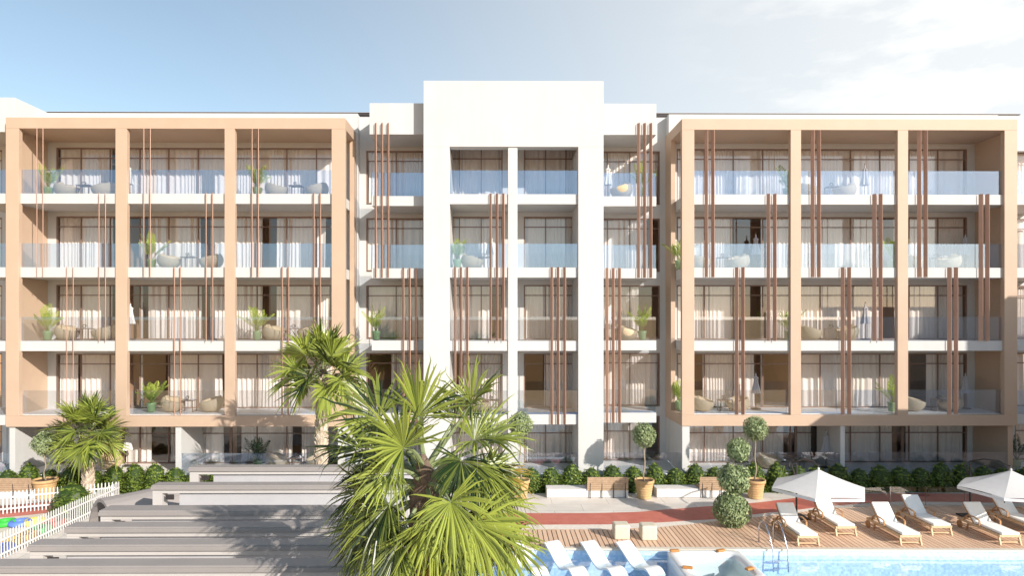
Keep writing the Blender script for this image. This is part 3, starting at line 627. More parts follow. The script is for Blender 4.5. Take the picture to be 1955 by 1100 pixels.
def small_palm(px, D, ztop_px, crown_px, Rr, label, seed, r0, nf=34, lean=(0, 0)):
    x = X(px, D); zc_ = Zp(crown_px, x, D); root = empty('fan_palm', (x, D, .01), label=label, cat='palm tree')
    trunk(root, 0, 0, zc_ - .25, r0 * 1.15, r0 * .8, lean, bark, boots=300, bsz=.13)
    r = random.Random(seed); fr = MB(); pt = MB(); dry = MB(); ap = Vector((lean[0], lean[1], zc_ - .1))
    q = MB(); q.tube([(lean[0], lean[1], zc_ - .9), (lean[0], lean[1], zc_ - .45), (lean[0], lean[1], zc_ + .15)], [r0 * .9, r0 * 1.05, r0 * .35], n=12); q.build('crown_shaft', barkd, root, smooth=True)
    for k in range(nf):
        u = (k + .5) / nf; el = R(84 - 118 * u ** .9 + r.gauss(0, 5)); az = k * 2.39996 + r.gauss(0, .15)
        dr = Vector((math.cos(el) * math.cos(az), math.cos(el) * math.sin(az), math.sin(el))); pl = Rr * r.uniform(.36, .52)
        hub = ap + dr * pl + Vector((0, 0, -.12 * pl * math.cos(el))); petiole(pt, ap + dr * .05, hub, .016, .12 * pl)
        h_ = .62 * u * r.uniform(.6, 1.3); ax = (dr * (1 - h_) + Vector((0, 0, -h_))).normalized(); nr = Vector((-dr.x * math.sin(el), -dr.y * math.sin(el), math.cos(el))) * (1 - .7 * u) + Vector((dr.x, dr.y, .15)) * (.2 + .9 * u) + Vector((r.gauss(0, .2), r.gauss(0, .2), 0))
        tgt = dry if (u > .9 and k % 2 == 0) else fr
        fan(tgt, hub, ax, nr, Rr * r.uniform(.46, .56), seed * 100 + k, n=34, spread=(120, 150, 135)[k % 3], droop=.08 + .10 * u, tone=r.uniform(.25, 1.0))
    fr.build('crown', palmleaf, root); pt.build('leaf_stalks', petm, root); dry.build('dry_fronds', dryleaf, root)
    return root
small_palm(168, 27.3, 745, 822, 1.95, 'short stout fan palm with pale trunk rising behind the picket fence', 11, .20, nf=25)
small_palm(612, 24.2, 615, 708, 2.3, 'tall fan palm with patterned trunk behind the metal pergola', 23, .23, nf=25, lean=(0.1, 0))
# the big palm in front: fronds laid out after the photograph
bx, bD = X(812, 11.0), 11.0
big = empty('fan_palm', (bx, bD, 0.0), label='large foreground fan palm with wide shaggy crown beside the pool', cat='palm tree')
def BP(px, py, dD=0.0):
    D = bD + dD; x = X(px, D); return Vector((x - bx, dD, Zp(py, x, D)))
zb_ = BP(815, 935).z
trunk(big, 0, 0, zb_ - .2, .27, .22, (0.0, 0), barkd, boots=300, bsz=.17)
q = MB(); q.tube([(0, 0, zb_ - .8), (0, 0, zb_ - .2), (-.02, 0, zb_ + .35), (-.05, 0, zb_ + .6)], [.26, .27, .16, .05], n=14); q.build('crown_shaft', barkd, big, smooth=True)
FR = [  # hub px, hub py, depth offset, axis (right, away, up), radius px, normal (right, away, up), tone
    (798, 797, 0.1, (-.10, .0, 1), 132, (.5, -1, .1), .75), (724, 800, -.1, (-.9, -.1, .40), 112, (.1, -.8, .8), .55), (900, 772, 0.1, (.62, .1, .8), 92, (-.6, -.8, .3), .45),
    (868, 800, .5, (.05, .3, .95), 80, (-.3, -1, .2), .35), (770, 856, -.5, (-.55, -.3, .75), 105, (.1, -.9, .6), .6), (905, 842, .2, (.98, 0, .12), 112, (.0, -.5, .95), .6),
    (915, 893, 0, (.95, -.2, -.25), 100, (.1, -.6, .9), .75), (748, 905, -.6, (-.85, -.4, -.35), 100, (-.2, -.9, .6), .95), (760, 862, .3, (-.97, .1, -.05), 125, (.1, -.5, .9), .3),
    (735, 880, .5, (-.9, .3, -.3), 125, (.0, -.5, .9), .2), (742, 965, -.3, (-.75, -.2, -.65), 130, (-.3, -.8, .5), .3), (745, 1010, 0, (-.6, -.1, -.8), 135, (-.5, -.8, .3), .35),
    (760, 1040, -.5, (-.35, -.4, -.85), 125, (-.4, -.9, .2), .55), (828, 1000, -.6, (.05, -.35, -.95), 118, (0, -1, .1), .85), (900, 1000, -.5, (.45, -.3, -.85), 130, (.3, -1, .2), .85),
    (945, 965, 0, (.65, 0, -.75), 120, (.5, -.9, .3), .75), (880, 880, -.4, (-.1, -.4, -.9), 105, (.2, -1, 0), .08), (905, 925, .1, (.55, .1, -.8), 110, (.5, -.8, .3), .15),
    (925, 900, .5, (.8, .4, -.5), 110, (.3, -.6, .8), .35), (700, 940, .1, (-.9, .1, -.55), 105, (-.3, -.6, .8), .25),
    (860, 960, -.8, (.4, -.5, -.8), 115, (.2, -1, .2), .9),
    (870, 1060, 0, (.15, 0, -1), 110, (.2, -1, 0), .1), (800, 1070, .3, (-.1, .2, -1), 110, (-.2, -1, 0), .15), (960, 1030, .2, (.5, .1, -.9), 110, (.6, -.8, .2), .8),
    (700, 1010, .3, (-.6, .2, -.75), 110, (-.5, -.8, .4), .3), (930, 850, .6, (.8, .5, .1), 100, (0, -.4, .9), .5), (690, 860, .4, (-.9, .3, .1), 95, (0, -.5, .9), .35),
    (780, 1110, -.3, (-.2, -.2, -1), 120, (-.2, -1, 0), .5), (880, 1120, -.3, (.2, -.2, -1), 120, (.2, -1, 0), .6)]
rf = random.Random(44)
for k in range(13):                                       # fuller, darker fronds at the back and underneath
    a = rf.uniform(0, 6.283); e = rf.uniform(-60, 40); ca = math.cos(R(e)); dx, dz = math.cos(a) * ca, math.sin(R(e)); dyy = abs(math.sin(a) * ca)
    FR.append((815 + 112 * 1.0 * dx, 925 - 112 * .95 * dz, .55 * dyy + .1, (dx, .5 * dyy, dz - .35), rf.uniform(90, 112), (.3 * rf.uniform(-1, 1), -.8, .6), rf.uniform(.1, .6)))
frm = MB(); ptm = MB(); dry = MB(); ap0 = Vector((0, 0, zb_))
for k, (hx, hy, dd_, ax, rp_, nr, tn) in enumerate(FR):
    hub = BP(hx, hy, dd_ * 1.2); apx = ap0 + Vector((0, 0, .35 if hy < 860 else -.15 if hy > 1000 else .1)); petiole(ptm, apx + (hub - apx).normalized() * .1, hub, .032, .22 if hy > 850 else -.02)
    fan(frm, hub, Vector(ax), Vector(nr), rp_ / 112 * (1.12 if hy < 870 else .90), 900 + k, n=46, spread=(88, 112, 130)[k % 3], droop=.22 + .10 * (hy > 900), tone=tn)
for (hx, hy, dd_, ax, rp_) in ((950, 905, .3, (.9, .0, -.4), 80), (930, 1010, .4, (.3, .1, -1), 85), (830, 1075, -.2, (.0, -.1, -1), 90)):
    hub = BP(hx, hy, dd_); petiole(ptm, ap0, hub, .02, .1); fan(dry, hub, Vector(ax), Vector((.2, -1, .2)), rp_ / 112, 77 + hx, n=26, spread=80, droop=.5, tone=.4)
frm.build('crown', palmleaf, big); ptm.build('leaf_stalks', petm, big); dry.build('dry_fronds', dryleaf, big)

# ---- potted ball trees
def ball_tree(px, base, bally, rpx, label, potw=.40, poth=.78, seed=1, tone=(0, 1)):
    x, y = G(px, base); root = empty('potted_ball_tree', (x, y, .01), label=label, cat='potted tree'); z = Zp(bally, x, y); rad = rpx * y / F
    q = MB(); q.lathe([(potw * .62, 0), (potw * .70, .02), *[(potw * (.70 + .22 * k / 24 + .018 * math.sin(k * 1.57)), poth * (.03 + .79 * k / 24)) for k in range(25)], (potw * 1.02, poth * .84), (potw * 1.04, poth), (potw * .93, poth), (potw * .90, poth * .9)], n=28); q.build('pot', clay, root, smooth=True)
    q = MB(); q.lathe([(0.001, poth * .92), (potw * .91, poth * .91)], n=24); q.build('soil', soil, root)
    r = random.Random(seed); zz = [poth * .9 + (z - rad * .5 - poth * .9) * k / 8 for k in range(9)]
    q = MB(); q.tube([(.05 * math.sin(k * 1.3 + seed) * (1 - k / 9), .03 * math.cos(k * 1.7) * (1 - k / 9), zz[k]) for k in range(9)], [.035 - .0015 * k for k in range(9)], n=8); q.build('trunk', stemb, root, smooth=True)
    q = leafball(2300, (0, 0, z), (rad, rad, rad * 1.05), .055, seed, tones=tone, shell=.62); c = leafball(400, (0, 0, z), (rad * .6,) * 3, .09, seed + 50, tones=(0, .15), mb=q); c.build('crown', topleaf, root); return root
ball_tree(1230, 952, 831, 22, 'potted ball tree in a tan pot between two concrete benches', seed=3)
ball_tree(1442, 952, 819, 23, 'taller potted ball tree behind the three-tier topiary', seed=5)
ball_tree(993, 952, 811, 23, 'potted ball tree partly hidden by the big palm', seed=7)
ball_tree(86, 951, 848, 21, 'potted ball tree with twisted stem beside the left bench', seed=9, potw=.47)
x, y = 8.48, 23.1; root = empty('tiered_topiary', (x, y, .06), label='three-tier clipped topiary tree standing on the deck edge', cat='topiary')
q = MB(); q.tube([(0, 0, 0), (.03, 0, .8), (-.02, 0, 1.7), (.16, 0, 2.9)], [.05, .04, .035, .02], n=8); q.build('trunk', stemb, root)
for cz, rx, rz_, n_, s_, ox in ((.62, .62, .66, 3600, 1, 0), (1.72, .56, .52, 2700, 2, .06), (2.76, .42, .42, 1900, 3, .24)):
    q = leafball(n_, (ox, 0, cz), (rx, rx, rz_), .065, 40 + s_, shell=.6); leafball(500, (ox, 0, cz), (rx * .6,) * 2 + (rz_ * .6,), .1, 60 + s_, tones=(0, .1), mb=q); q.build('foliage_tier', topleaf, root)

# ---- benches with concrete plinths
def bench(x0p, x1p, w0p, w1p, label, D=27.0):
    x0, x1 = X(x0p, D), X(x1p, D); a, b_ = X(w0p, D), X(w1p, D); root = empty('garden_bench', ((x0 + x1) / 2, D, .012), label=label, cat='bench'); ox = -(x0 + x1) / 2
    q = MB(); q.box(x0 + ox, x1 + ox, .02, .72, 0, .36); q.build('concrete_plinth', concrete, root, bevel=.02)
    q = MB()
    for k in range(7): q.obox(Matrix.Translation((( a + b_) / 2 + ox, -.02 - .012 * k, .36 + .082 * k)) @ Matrix.Rotation(R(8), 4, 'X'), b_ - a, .03, .07)
    q.build('backrest', benchw, root)
    q = MB()
    for k in range(6): q.box(a + ox, b_ + ox, .06 + k * .1, .06 + k * .1 + .085, .40, .43)
    q.build('seat', benchw, root)
    for k in range(4):
        xx = a + ox + .12 + (b_ - a - .24) * k / 3; q = MB(); q.bar((xx, -.045, 0.0), (xx, -.03, .36), .035, .02); q.bar((xx, -.03, .34), (xx, -.10, .93), .03, .02); q.bar((xx, -.03, .38), (xx, .66, .38), .03, .02); q.build('bracket', darkmetal, root)
    return root
bench(1044, 1200, 1121, 1199, 'slatted wooden bench on a pale concrete plinth left of the ball-tree pot')
bench(1254, 1402, 1335, 1400, 'slatted wooden bench on a concrete plinth, end hidden by the tiered topiary')
bench(-70, 62, -40, 62, 'wooden slatted bench behind the picket fence at the far left')

# ---- picket fences
def fence(p0, p1, label, h=.82, spc=.125):
    a = Vector((*p0, 0)); b_ = Vector((*p1, 0)); root = empty('picket_fence', (a.x, a.y, .02), label=label, cat='fence'); dv = b_ - a; n = int(dv.length / spc); u = dv.normalized()
    q = MB(); ang = math.atan2(u.y, u.x)
    for k in range(n + 1):
        c = u * (k * spc); M = Matrix.Translation(c + Vector((0, 0, h / 2))) @ Matrix.Rotation(ang, 4, 'Z'); q.obox(M, .038, .02, h)
        t0 = Matrix.Translation(c) @ Matrix.Rotation(ang, 4, 'Z'); q.add([t0 @ Vector(v) for v in ((-.019, -.01, h), (.019, -.01, h), (.019, .01, h), (-.019, .01, h), (0, 0, h + .05))], [(0, 1, 4), (1, 2, 4), (2, 3, 4), (3, 0, 4)])
    q.build('pickets', picket, root)
    for z in (.18, .62): q = MB(); off = Vector((-u.y, u.x, 0)) * .024; q.bar(off + Vector((0, 0, z)), dv + off + Vector((0, 0, z)), .022, .06); q.build('rail', picket, root)
    return root
fence((-20.5, 24.2), (-15.45, 26.4), 'white picket fence running along the red path at left')
fence((-15.35, 26.4), (-15.35, 15.5), 'white picket fence running back from the pergola beside the play tyres')
o = bpy.data.objects.new('round_bush', bmeshes[1]); col.objects.link(o); o.location = (-16.25, 24.9, .02); o.scale = (1.35, 1.2, .98); tag(o, 'low round green bush inside the picket fence corner', 'bush')
# ---- play tyres
for (px, py, c, nm, lab) in ((10, 1005, (.05, .50, .06), 'green', 'green play tyre lying at the left edge of the picture'), (38, 1005, (.12, .22, .62), 'blue', 'blue play tyre lying between the green and yellow tyres'), (66, 1003, (.75, .60, .08), 'yellow', 'yellow play tyre lying behind the pickets'),
        (76, 1018, (.05, .45, .10), 'bright_green', 'green play tyre behind the pickets near the yellow one'), (52, 1030, (.72, .36, .05), 'orange', 'orange play tyre behind the pickets'), (22, 1042, (.70, .40, .06), 'light_orange', 'orange play tyre nearer the left edge, behind the pickets'), (4, 1054, (.05, .12, .55), 'dark_blue', 'dark blue play tyre nearest the bottom left corner'), (104, 1005, (.45, .08, .05), 'red', 'red play tyre behind the pickets, furthest right')):
    x, y = G(px, py); m_ = MATS.get('tyre_' + nm) or mat('tyre_' + nm, c, .5, var=.08, vscale=9); q = MB(); q.torus((0, 0, .10), .27, .10, n=36, m=12); tag(q.build('play_tyre', m_, None, smooth=True, loc=(x, y, .02)), lab, 'tyre', 'play tyres on the playground')
# ---- pergola
pg = empty('pergola', (-6.2, 17, 0), label='metal pergola of parallel portal beams left of the big palm', cat='pergola')
def pgl(mb, name, m, par, bevel=0.0): 
    mb.v = [(x + 6.2, y - 17, z) for x, y, z in mb.v]; return mb.build(name, m, par, bevel=bevel)
xl, xr, zt = -10.1, -2.3, 2.62
for D_, dd in ((21.3, .42), (19.0, .42), (16.5, .5), (15.2, .42), (14.0, .42), (12.8, .42), (11.6, .42)):
    q = MB(); q.box(xl, xr, D_, D_ + dd, zt - .09, zt); bo = pgl(q, 'beam', pergm, pg, .012)
    q = MB(); q.box(xl, xr, D_ - .03, D_ - .002, zt - .13, zt - .035); pgl(q, 'beam_trim', pergm, bo, .004)
    q = MB(); q.box(xl + .02, xr - .02, D_ + .03, D_ + dd - .05, zt - .24, zt - .091); pgl(q, 'fascia', pergsun, bo, .006)
    for x_ in (xl + .02, xr - .30):
        q = MB(); q.box(x_, x_ + .28, D_ + .032, D_ + dd - .052, .014, zt - .241); pgl(q, 'post', pergsun, pg, .006)
    q = MB(); q.box(xl + .42, xl + .66, D_ - .0, D_ + .028, zt - .42, zt - .27); pgl(q, 'light_box', darkmetal, bo)
    q = MB(); q.box(xl + .66 + .1, xr - .32, D_ + .14, D_ + .16, zt - 1.2, zt - .242); pgl(q, 'screen_panel', frosted, pg)
# curved grey playground shell beside the pergola
sh = MB(); n = 16; ra, rb_ = 1.05, .98; y0, y1 = 0, 2.2
vs = []
for k in range(n + 1):
    a = math.pi * k / n
    for rr in (ra, rb_):
        for yy in (y0, y1): vs.append((-rr * math.cos(a) * (1.1 if yy else 1), yy, rr * math.sin(a) * 1.55 + .25))
fs = []
for k in range(n):
    b_ = 4 * k; fs += [(b_, b_ + 4, b_ + 5, b_ + 1), (b_ + 2, b_ + 3, b_ + 7, b_ + 6), (b_, b_ + 2, b_ + 6, b_ + 4), (b_ + 1, b_ + 5, b_ + 7, b_ + 3)]
fs += [(0, 1, 3, 2), (4 * n, 4 * n + 2, 4 * n + 3, 4 * n + 1)]
sh.add(vs, fs); o = sh.build('arched_shelter', pergm, None, smooth=False); o.location = (-12.3, 20.2, 0.016); o.rotation_euler = (0, 0, R(-38)); tag(o, 'curved grey shell shelter between the picket fence and the pergola', 'shelter')

# ---- glass pool fence at right
gf = empty('glass_fence', (15.0, 25.9, .02), label='low frameless glass fence between the red path and the sun deck', cat='fence')
xs = [1560, 1620, 1695, 1762, 1835, 1908, 1985]
for a, b_ in zip(xs, xs[1:]):
    xa, xb = X(a, 25.9), X(b_, 25.9); q = MB(); ya, yb = deckfar(xa) + .05 - 25.9, deckfar(xb) + .05 - 25.9
    ya = min(ya, .05) if xa > 14 else ya; q.add([(xa + .015 - 15, ya, 0), (xb - .015 - 15, yb, 0), (xb - .015 - 15, yb, .76), (xa + .015 - 15, ya, .76), (xa + .015 - 15, ya + .012, 0), (xb - .015 - 15, yb + .012, 0), (xb - .015 - 15, yb + .012, .76), (xa + .015 - 15, ya + .012, .76)], [(0, 1, 2, 3), (5, 4, 7, 6), (3, 2, 6, 7), (0, 3, 7, 4), (1, 5, 6, 2)]); q.build('glass_panel', poolglass, gf)
    q = MB(); q.box(xb - 15.012, xb - 14.988, yb - .01, yb + .02, 0, .765); q.build('post', chrome, gf)

# ---- sun loungers
def lounger():
    root = empty('sun_lounger', (0, 0, .055), label='x', cat='sun lounger', group='cream sun loungers on the deck'); w_ = .33; zs = .33
    q = MB()
    for s in (-1, 1): q.box(s * w_ - .025, s * w_ + .025, 0, 1.95, zs - .08, zs)
    for yy in (0.0, 1.9): q.box(-w_ + .025, w_ - .025, yy, yy + .05, zs - .08, zs - .005)
    for k in range(11): q.box(-w_ + .025, w_ - .025, .09 + k * .11, .15 + k * .11, zs - .03, zs - .01)
    q.build('frame', teakl, root, bevel=.005)
    for s in (-1, 1):
        q = MB(); q.bar((s * w_, .06, zs - .08), (s * (w_ + .01), -.02, 0), .05, .05, up=(1, 0, 0)); q.build('leg', teakl, root)
        q = MB(); q.bar((s * w_, 1.45, zs - .08), (s * w_, 1.52, 0.0), .05, .04, up=(1, 0, 0)); q.build('leg', teak, root)
        q = MB(); q.tube([(s * (w_ + .05) + d_, 1.80, .13) for d_ in (-.02, .02)], .13, n=18); q.build('wheel', teak, root)
        q = MB(); pts = [(s * (w_ + .03), .88, zs), (s * (w_ + .03), .88, .52), (s * (w_ + .03), .95, .55), (s * (w_ + .03), 1.2, .58), (s * (w_ + .03), 1.42, .55), (s * (w_ + .03), 1.55, .46), (s * (w_ + .03), 1.60, zs)]
        for a, b_ in zip(pts, pts[1:]): q.bar(a, b_, .05, .028, up=(0.01, 1, .02) if abs(a[1] - b_[1]) < .02 else (0, 0, 1))
        q.build('armrest', teak, root)
    q = MB(); q.box(-w_, w_, .03, .08, .06, .10); q.build('stretcher', teakl, root)
    q = MB(); q.box(-.30, .30, -.02, 1.20, zs + .002, zs + .085); q.build('cushion', cushion, root, bevel=.025)
    q = MB(); q.obox(Matrix.Translation((0, 1.45, .62)) @ Matrix.Rotation(R(46), 4, 'X'), .60, .84, .085); q.build('back_cushion', cushion, root, bevel=.025)
    q = MB(); q.obox(Matrix.Translation((0, 1.475, .585)) @ Matrix.Rotation(R(46), 4, 'X'), .64, .82, .03); q.build('back_frame', teak, root)
    return root
lg = lounger()
spots = [(10.27, 21.1, 'sun lounger at the far left of the row, next to the pool ladder'), (12.03, 22.05, 'sun lounger set back under the front edge of the left parasol'), (13.68, 21.15, 'third sun lounger from the left, close to the pool edge'), (15.36, 22.1, 'sun lounger lying mostly in the shade of the right parasol'),
         (16.97, 21.15, 'sun lounger just left of the right parasol pole, close to the pool'), (18.70, 22.1, 'sun lounger cut by the right edge of the picture')]
for i, (x, y, lab) in enumerate(spots):
    o = lg if i == 0 else copy_tree(lg); o.location = (x, y, .055); o['label'] = 'cream cushioned ' + lab
# ---- cantilever parasols
def parasol(cx_, cy_, px_, py_, rot, label):
    root = empty('cantilever_parasol', (px_, py_, .055), label=label, cat='parasol'); c = Vector((cx_ - px_, cy_ - py_, 0)); za, zr, rr = 2.24, 1.60, 1.62; q = MB(); vs = [c + Vector((0, 0, za))]; m_ = 6; sub = 5
    ring = [c + Vector((rr * math.cos(R(rot + 60 * k)), rr * math.sin(R(rot + 60 * k)), zr)) for k in range(6)]
    for k in range(6):
        a, b_ = ring[k], ring[(k + 1) % 6]; ap_ = c + Vector((0, 0, za)); rows = []
        for i in range(sub + 1):
            u = i / sub; row = []
            for j in range(sub + 1):
                v = j / sub; e = a.lerp(b_, v); p = ap_.lerp(e, u); p.z -= .10 * u * (1 - u) * 4 * .35 + .09 * u * u * (v * (1 - v) * 4) * -.35 ; row.append(p)
            rows.append(row)
        vs = [p for row in rows for p in row]; n1 = sub + 1; q.add(vs, [(i * n1 + j, (i + 1) * n1 + j, (i + 1) * n1 + j + 1, i * n1 + j + 1) for i in range(sub) for j in range(sub)])
        q.add([a, b_, b_ + Vector((0, 0, -.10)), a + Vector((0, 0, -.10))], [(0, 1, 2, 3)])
    q.build('canopy', cloth, root)
    q = MB()
    for k in range(6): q.bar(c + Vector((0, 0, za - .12)), c + (ring[k] - c) * .96 + Vector((0, 0, -.10)), .025, .02)
    q.build('ribs', darkmetal, root)
    q = MB(); q.tube([(0, 0, 0), (0, 0, 2.02)], .035, n=10); q.build('pole', darkmetal, root)
    q = MB(); q.tube([(-.06, 0, 1.6), (-.17, .05, 1.95), (0, 0, 2.10), tuple(c * .35 + Vector((0, 0, 2.34))), tuple(c * .75 + Vector((0, 0, 2.44))), tuple(c + Vector((0, 0, 2.36)))], .028, n=8); q.build('arm', darkmetal, root)
    q = MB(); q.lathe([(.001, .07), (.03, .06), (.04, 0)], c=tuple(c + Vector((0, 0, za))), n=12); q.build('finial', cloth, root)
    q = MB(); q.box(-.32, .32, -.32, .32, 0, .06); q.build('base', darkmetal, root, bevel=.01)
    return root
parasol(11.2, 22.3, 11.3, 24.15, 0, 'white cantilever parasol over the two left sun loungers')
parasol(17.75, 22.1, 17.85, 24.15, -15, 'white cantilever parasol at the right edge over the right sun loungers')

# ---- pool things
def rail(x):
    q = MB(); pts = [(x - .0, 21.45, .05), (x - .02, 21.42, .55), (x, 21.38, .74), (x + .03, 21.22, .84), (x + .06, 21.05, .78), (x + .09, 20.85, .5), (x + .11, 20.62, .05), (x + .11, 20.58, -.6)]
    q.v = []; q.tube([(a - 9.0, b_ - 21.0, c) for a, b_, c in pts], .022, n=8); return q
ld = empty('pool_ladder', (9.0, 21.0, 0), label='polished steel pool ladder with two curved handrails', cat='ladder')
for x in (8.78, 9.26): rail(x).build('handrail', chrome, ld, smooth=True)
for z in (-.25, -.5): q = MB(); q.box(-.10, .38, -.44, -.34, z, z + .02); q.build('step', chrome, ld)
for x, y, lab in ((4.27, 21.95, 'left rounded cream stone cube on the deck behind a pool lounger'), (5.17, 21.85, 'right rounded cream stone cube on the deck near the hot tub')):
    q = MB(); q.box(-.26, .26, -.25, .25, 0, .50); tag(q.build('stone_stool', stone, None, bevel=.05, loc=(x, y, .056)), lab, 'stool', 'stone cubes on the deck')
def wave():
    prof = [(0, .30), (.15, .27), (.4, .14), (.65, -.01), (.85, -.12), (1.05, -.17), (1.2, -.14), (1.38, -.06), (1.55, -.02), (1.7, -.05), (1.88, -.18), (2.1, -.38), (2.2, -.46)]
    # smooth the profile
    P = []
    for i in range(len(prof) - 1):
        p0, p1, p2, p3 = prof[max(0, i - 1)], prof[i], prof[i + 1], prof[min(len(prof) - 1, i + 2)]
        for k in range(4):
            t_ = k / 4; P.append(tuple(.5 * (2 * p1[j] + (p2[j] - p0[j]) * t_ + (2 * p0[j] - 5 * p1[j] + 4 * p2[j] - p3[j]) * t_ ** 2 + (3 * p1[j] - p0[j] - 3 * p2[j] + p3[j]) * t_ ** 3) for j in (0, 1)))
    P.append(prof[-1]); q = MB(); n = len(P); w_ = .275; vs = []
    for s_, z_ in P: vs += [(-w_, -s_, z_), (w_, -s_, z_), (w_, -s_, z_ - .07), (-w_, -s_, z_ - .07)]
    fs = [(0, 3, 2, 1), (4 * n - 4, 4 * n - 3, 4 * n - 2, 4 * n - 1)]
    for i in range(n - 1):
        for k in range(4): fs.append((4 * i + k, 4 * i + (k + 1) % 4, 4 * i + 4 + (k + 1) % 4, 4 * i + 4 + k))
    q.add(vs, fs); return q
wm = wave()
for x, lab in ((.62, 'partly behind the palm fronds'), (1.80, 'second from left'), (2.98, 'third from left, left of the stone cubes'), (4.12, 'nearest the hot tub')):
    o = wm.build('pool_lounger', plast, None); o.location = (x, 21.0, -.02); o.rotation_euler = (0, 0, R(24)); bm_ = o.modifiers.new('bevel', 'BEVEL'); bm_.width = .03; bm_.segments = 2; bm_.limit_method = 'ANGLE'; bm_.angle_limit = R(50)
    tag(o, 'white wave-shaped in-pool lounger ' + lab, 'pool lounger', 'white in-pool loungers')
spa = empty('hot_tub', ((SPX0 + SPX1) / 2, (SPD0 + SPD1) / 2, 0), label='square white hot tub sunk into the pool corner', cat='hot tub')
hx, hy = (SPX1 - SPX0) / 2, (SPD1 - SPD0) / 2
# tub shell: outer rim square -> inner rounded basin
q = MB(); n = 48; rings = []
def sq(a, sx, sy, p): c, s_ = math.cos(a), math.sin(a); k = (abs(c) ** p + abs(s_) ** p) ** (-1 / p); return sx * c * k, sy * s_ * k
for sc_, z, p in ((1, -1.1, 14), (1, .02, 14), (.975, .07, 12), (.93, .085, 10), (.84, .085, 8), (.79, .05, 7), (.76, -.12, 6), (.70, -.35, 5), (.45, -.40, 4), (.40, -.8, 4), (.02, -.82, 2.5)):
    rings.append([(*sq(2 * math.pi * (k + .5) / n, hx * sc_, hy * sc_, p), z) for k in range(n)])
vs = [v for rg in rings for v in rg]; q.add(vs, [(i * n + k, i * n + (k + 1) % n, (i + 1) * n + (k + 1) % n, (i + 1) * n + k) for i in range(len(rings) - 1) for k in range(n)]); q.build('shell', acry, spa, smooth=True)
q = MB(); vs = [(*sq(2 * math.pi * k / n, hx * .765, hy * .765, 6), -.06) for k in range(n)]; q.add(vs, [tuple(range(n))]); q.build('water', spawater, spa)
for sx_, sy_, an in ((-1, 1, 0), (.55, 1, 20), (-1, -.4, -20), (.9, -.5, 30)):
    q = MB(); q.obox(Matrix.Translation((sx_ * hx * .80, sy_ * hy * .84, .12)) @ Matrix.Rotation(R(an), 4, 'Z'), .30, .15, .07); q.build('headrest', amber, spa, bevel=.03)

# ---- balcony furniture
def tub_chair():
    q = MB(); n = 28; m_ = 16; vs = []; fs = []
    for j in range(m_ + 1):
        th = math.pi * j / m_
        for k in range(n):
            a = 2 * math.pi * k / n; x = .54 * math.sin(th) * math.cos(a); y = .50 * math.sin(th) * math.sin(a); z = .40 + .46 * math.cos(th)
            lim = .60 - .36 * x
            if z > lim and th < math.pi / 2 + .3:
                rr = math.sqrt((x / .54) ** 2 + (y / .5) ** 2); z = lim - .22 * max(0, 1 - (rr / .86) ** 4)
            if z < .04: z = .02
            vs.append((x, y, z))
    for j in range(m_):
        for k in range(n): fs.append((j * n + k, (j + 1) * n + k, (j + 1) * n + (k + 1) % n, j * n + (k + 1) % n))
    q.add(vs, fs); return q.mesh('tub_chair_shell', wicker, True)
chair_me = tub_chair()
q = MB(); q.lathe([(.001, .39), (.24, .385), (.30, .36), (.30, .33), (.26, .31), (.001, .31)], n=20); seat_me = q.mesh('seat_cushion', cushion, True)
q = MB(); q.box(-.30, .30, -.24, .24, .50, .525); top_me = q.mesh('tabletop', brownmetal)
def legs_me(m):
    q = MB()
    for sx_ in (-.27, .27):
        q.box(sx_ - .014, sx_ + .014, -.22, -.19, 0, .50); q.box(sx_ - .014, sx_ + .014, .19, .22, 0, .50); q.box(sx_ - .014, sx_ + .014, -.19, .19, 0, .02)
    return q.mesh('table_legs', m)
leg_me = legs_me(brownmetal)
def orn_me():
    q = MB(); P = [Vector(v) for v in ((-.13, 0, .09), (0, -.05, .20), (.14, 0, .13), (.02, .06, .01), (0, -.08, .06), (.05, .09, .17))]
    for a, b_ in ((0, 1), (1, 2), (2, 3), (3, 0), (0, 4), (4, 2), (1, 4), (3, 4), (0, 5), (5, 2), (1, 5), (3, 5)): q.bar(P[a], P[b_], .012, .012)
    return q.mesh('wire', darkmetal)
orn = orn_me()
q = MB(); q.lathe([(.0, .01), (.10, .01), (.12, .02), (.10, .0), (.0, 0)], n=16); q.lathe([(.03, .01), (.045, .09), (.04, .09), (.02, .015)], n=14); cup = q.mesh('cup_and_saucer', cloth)
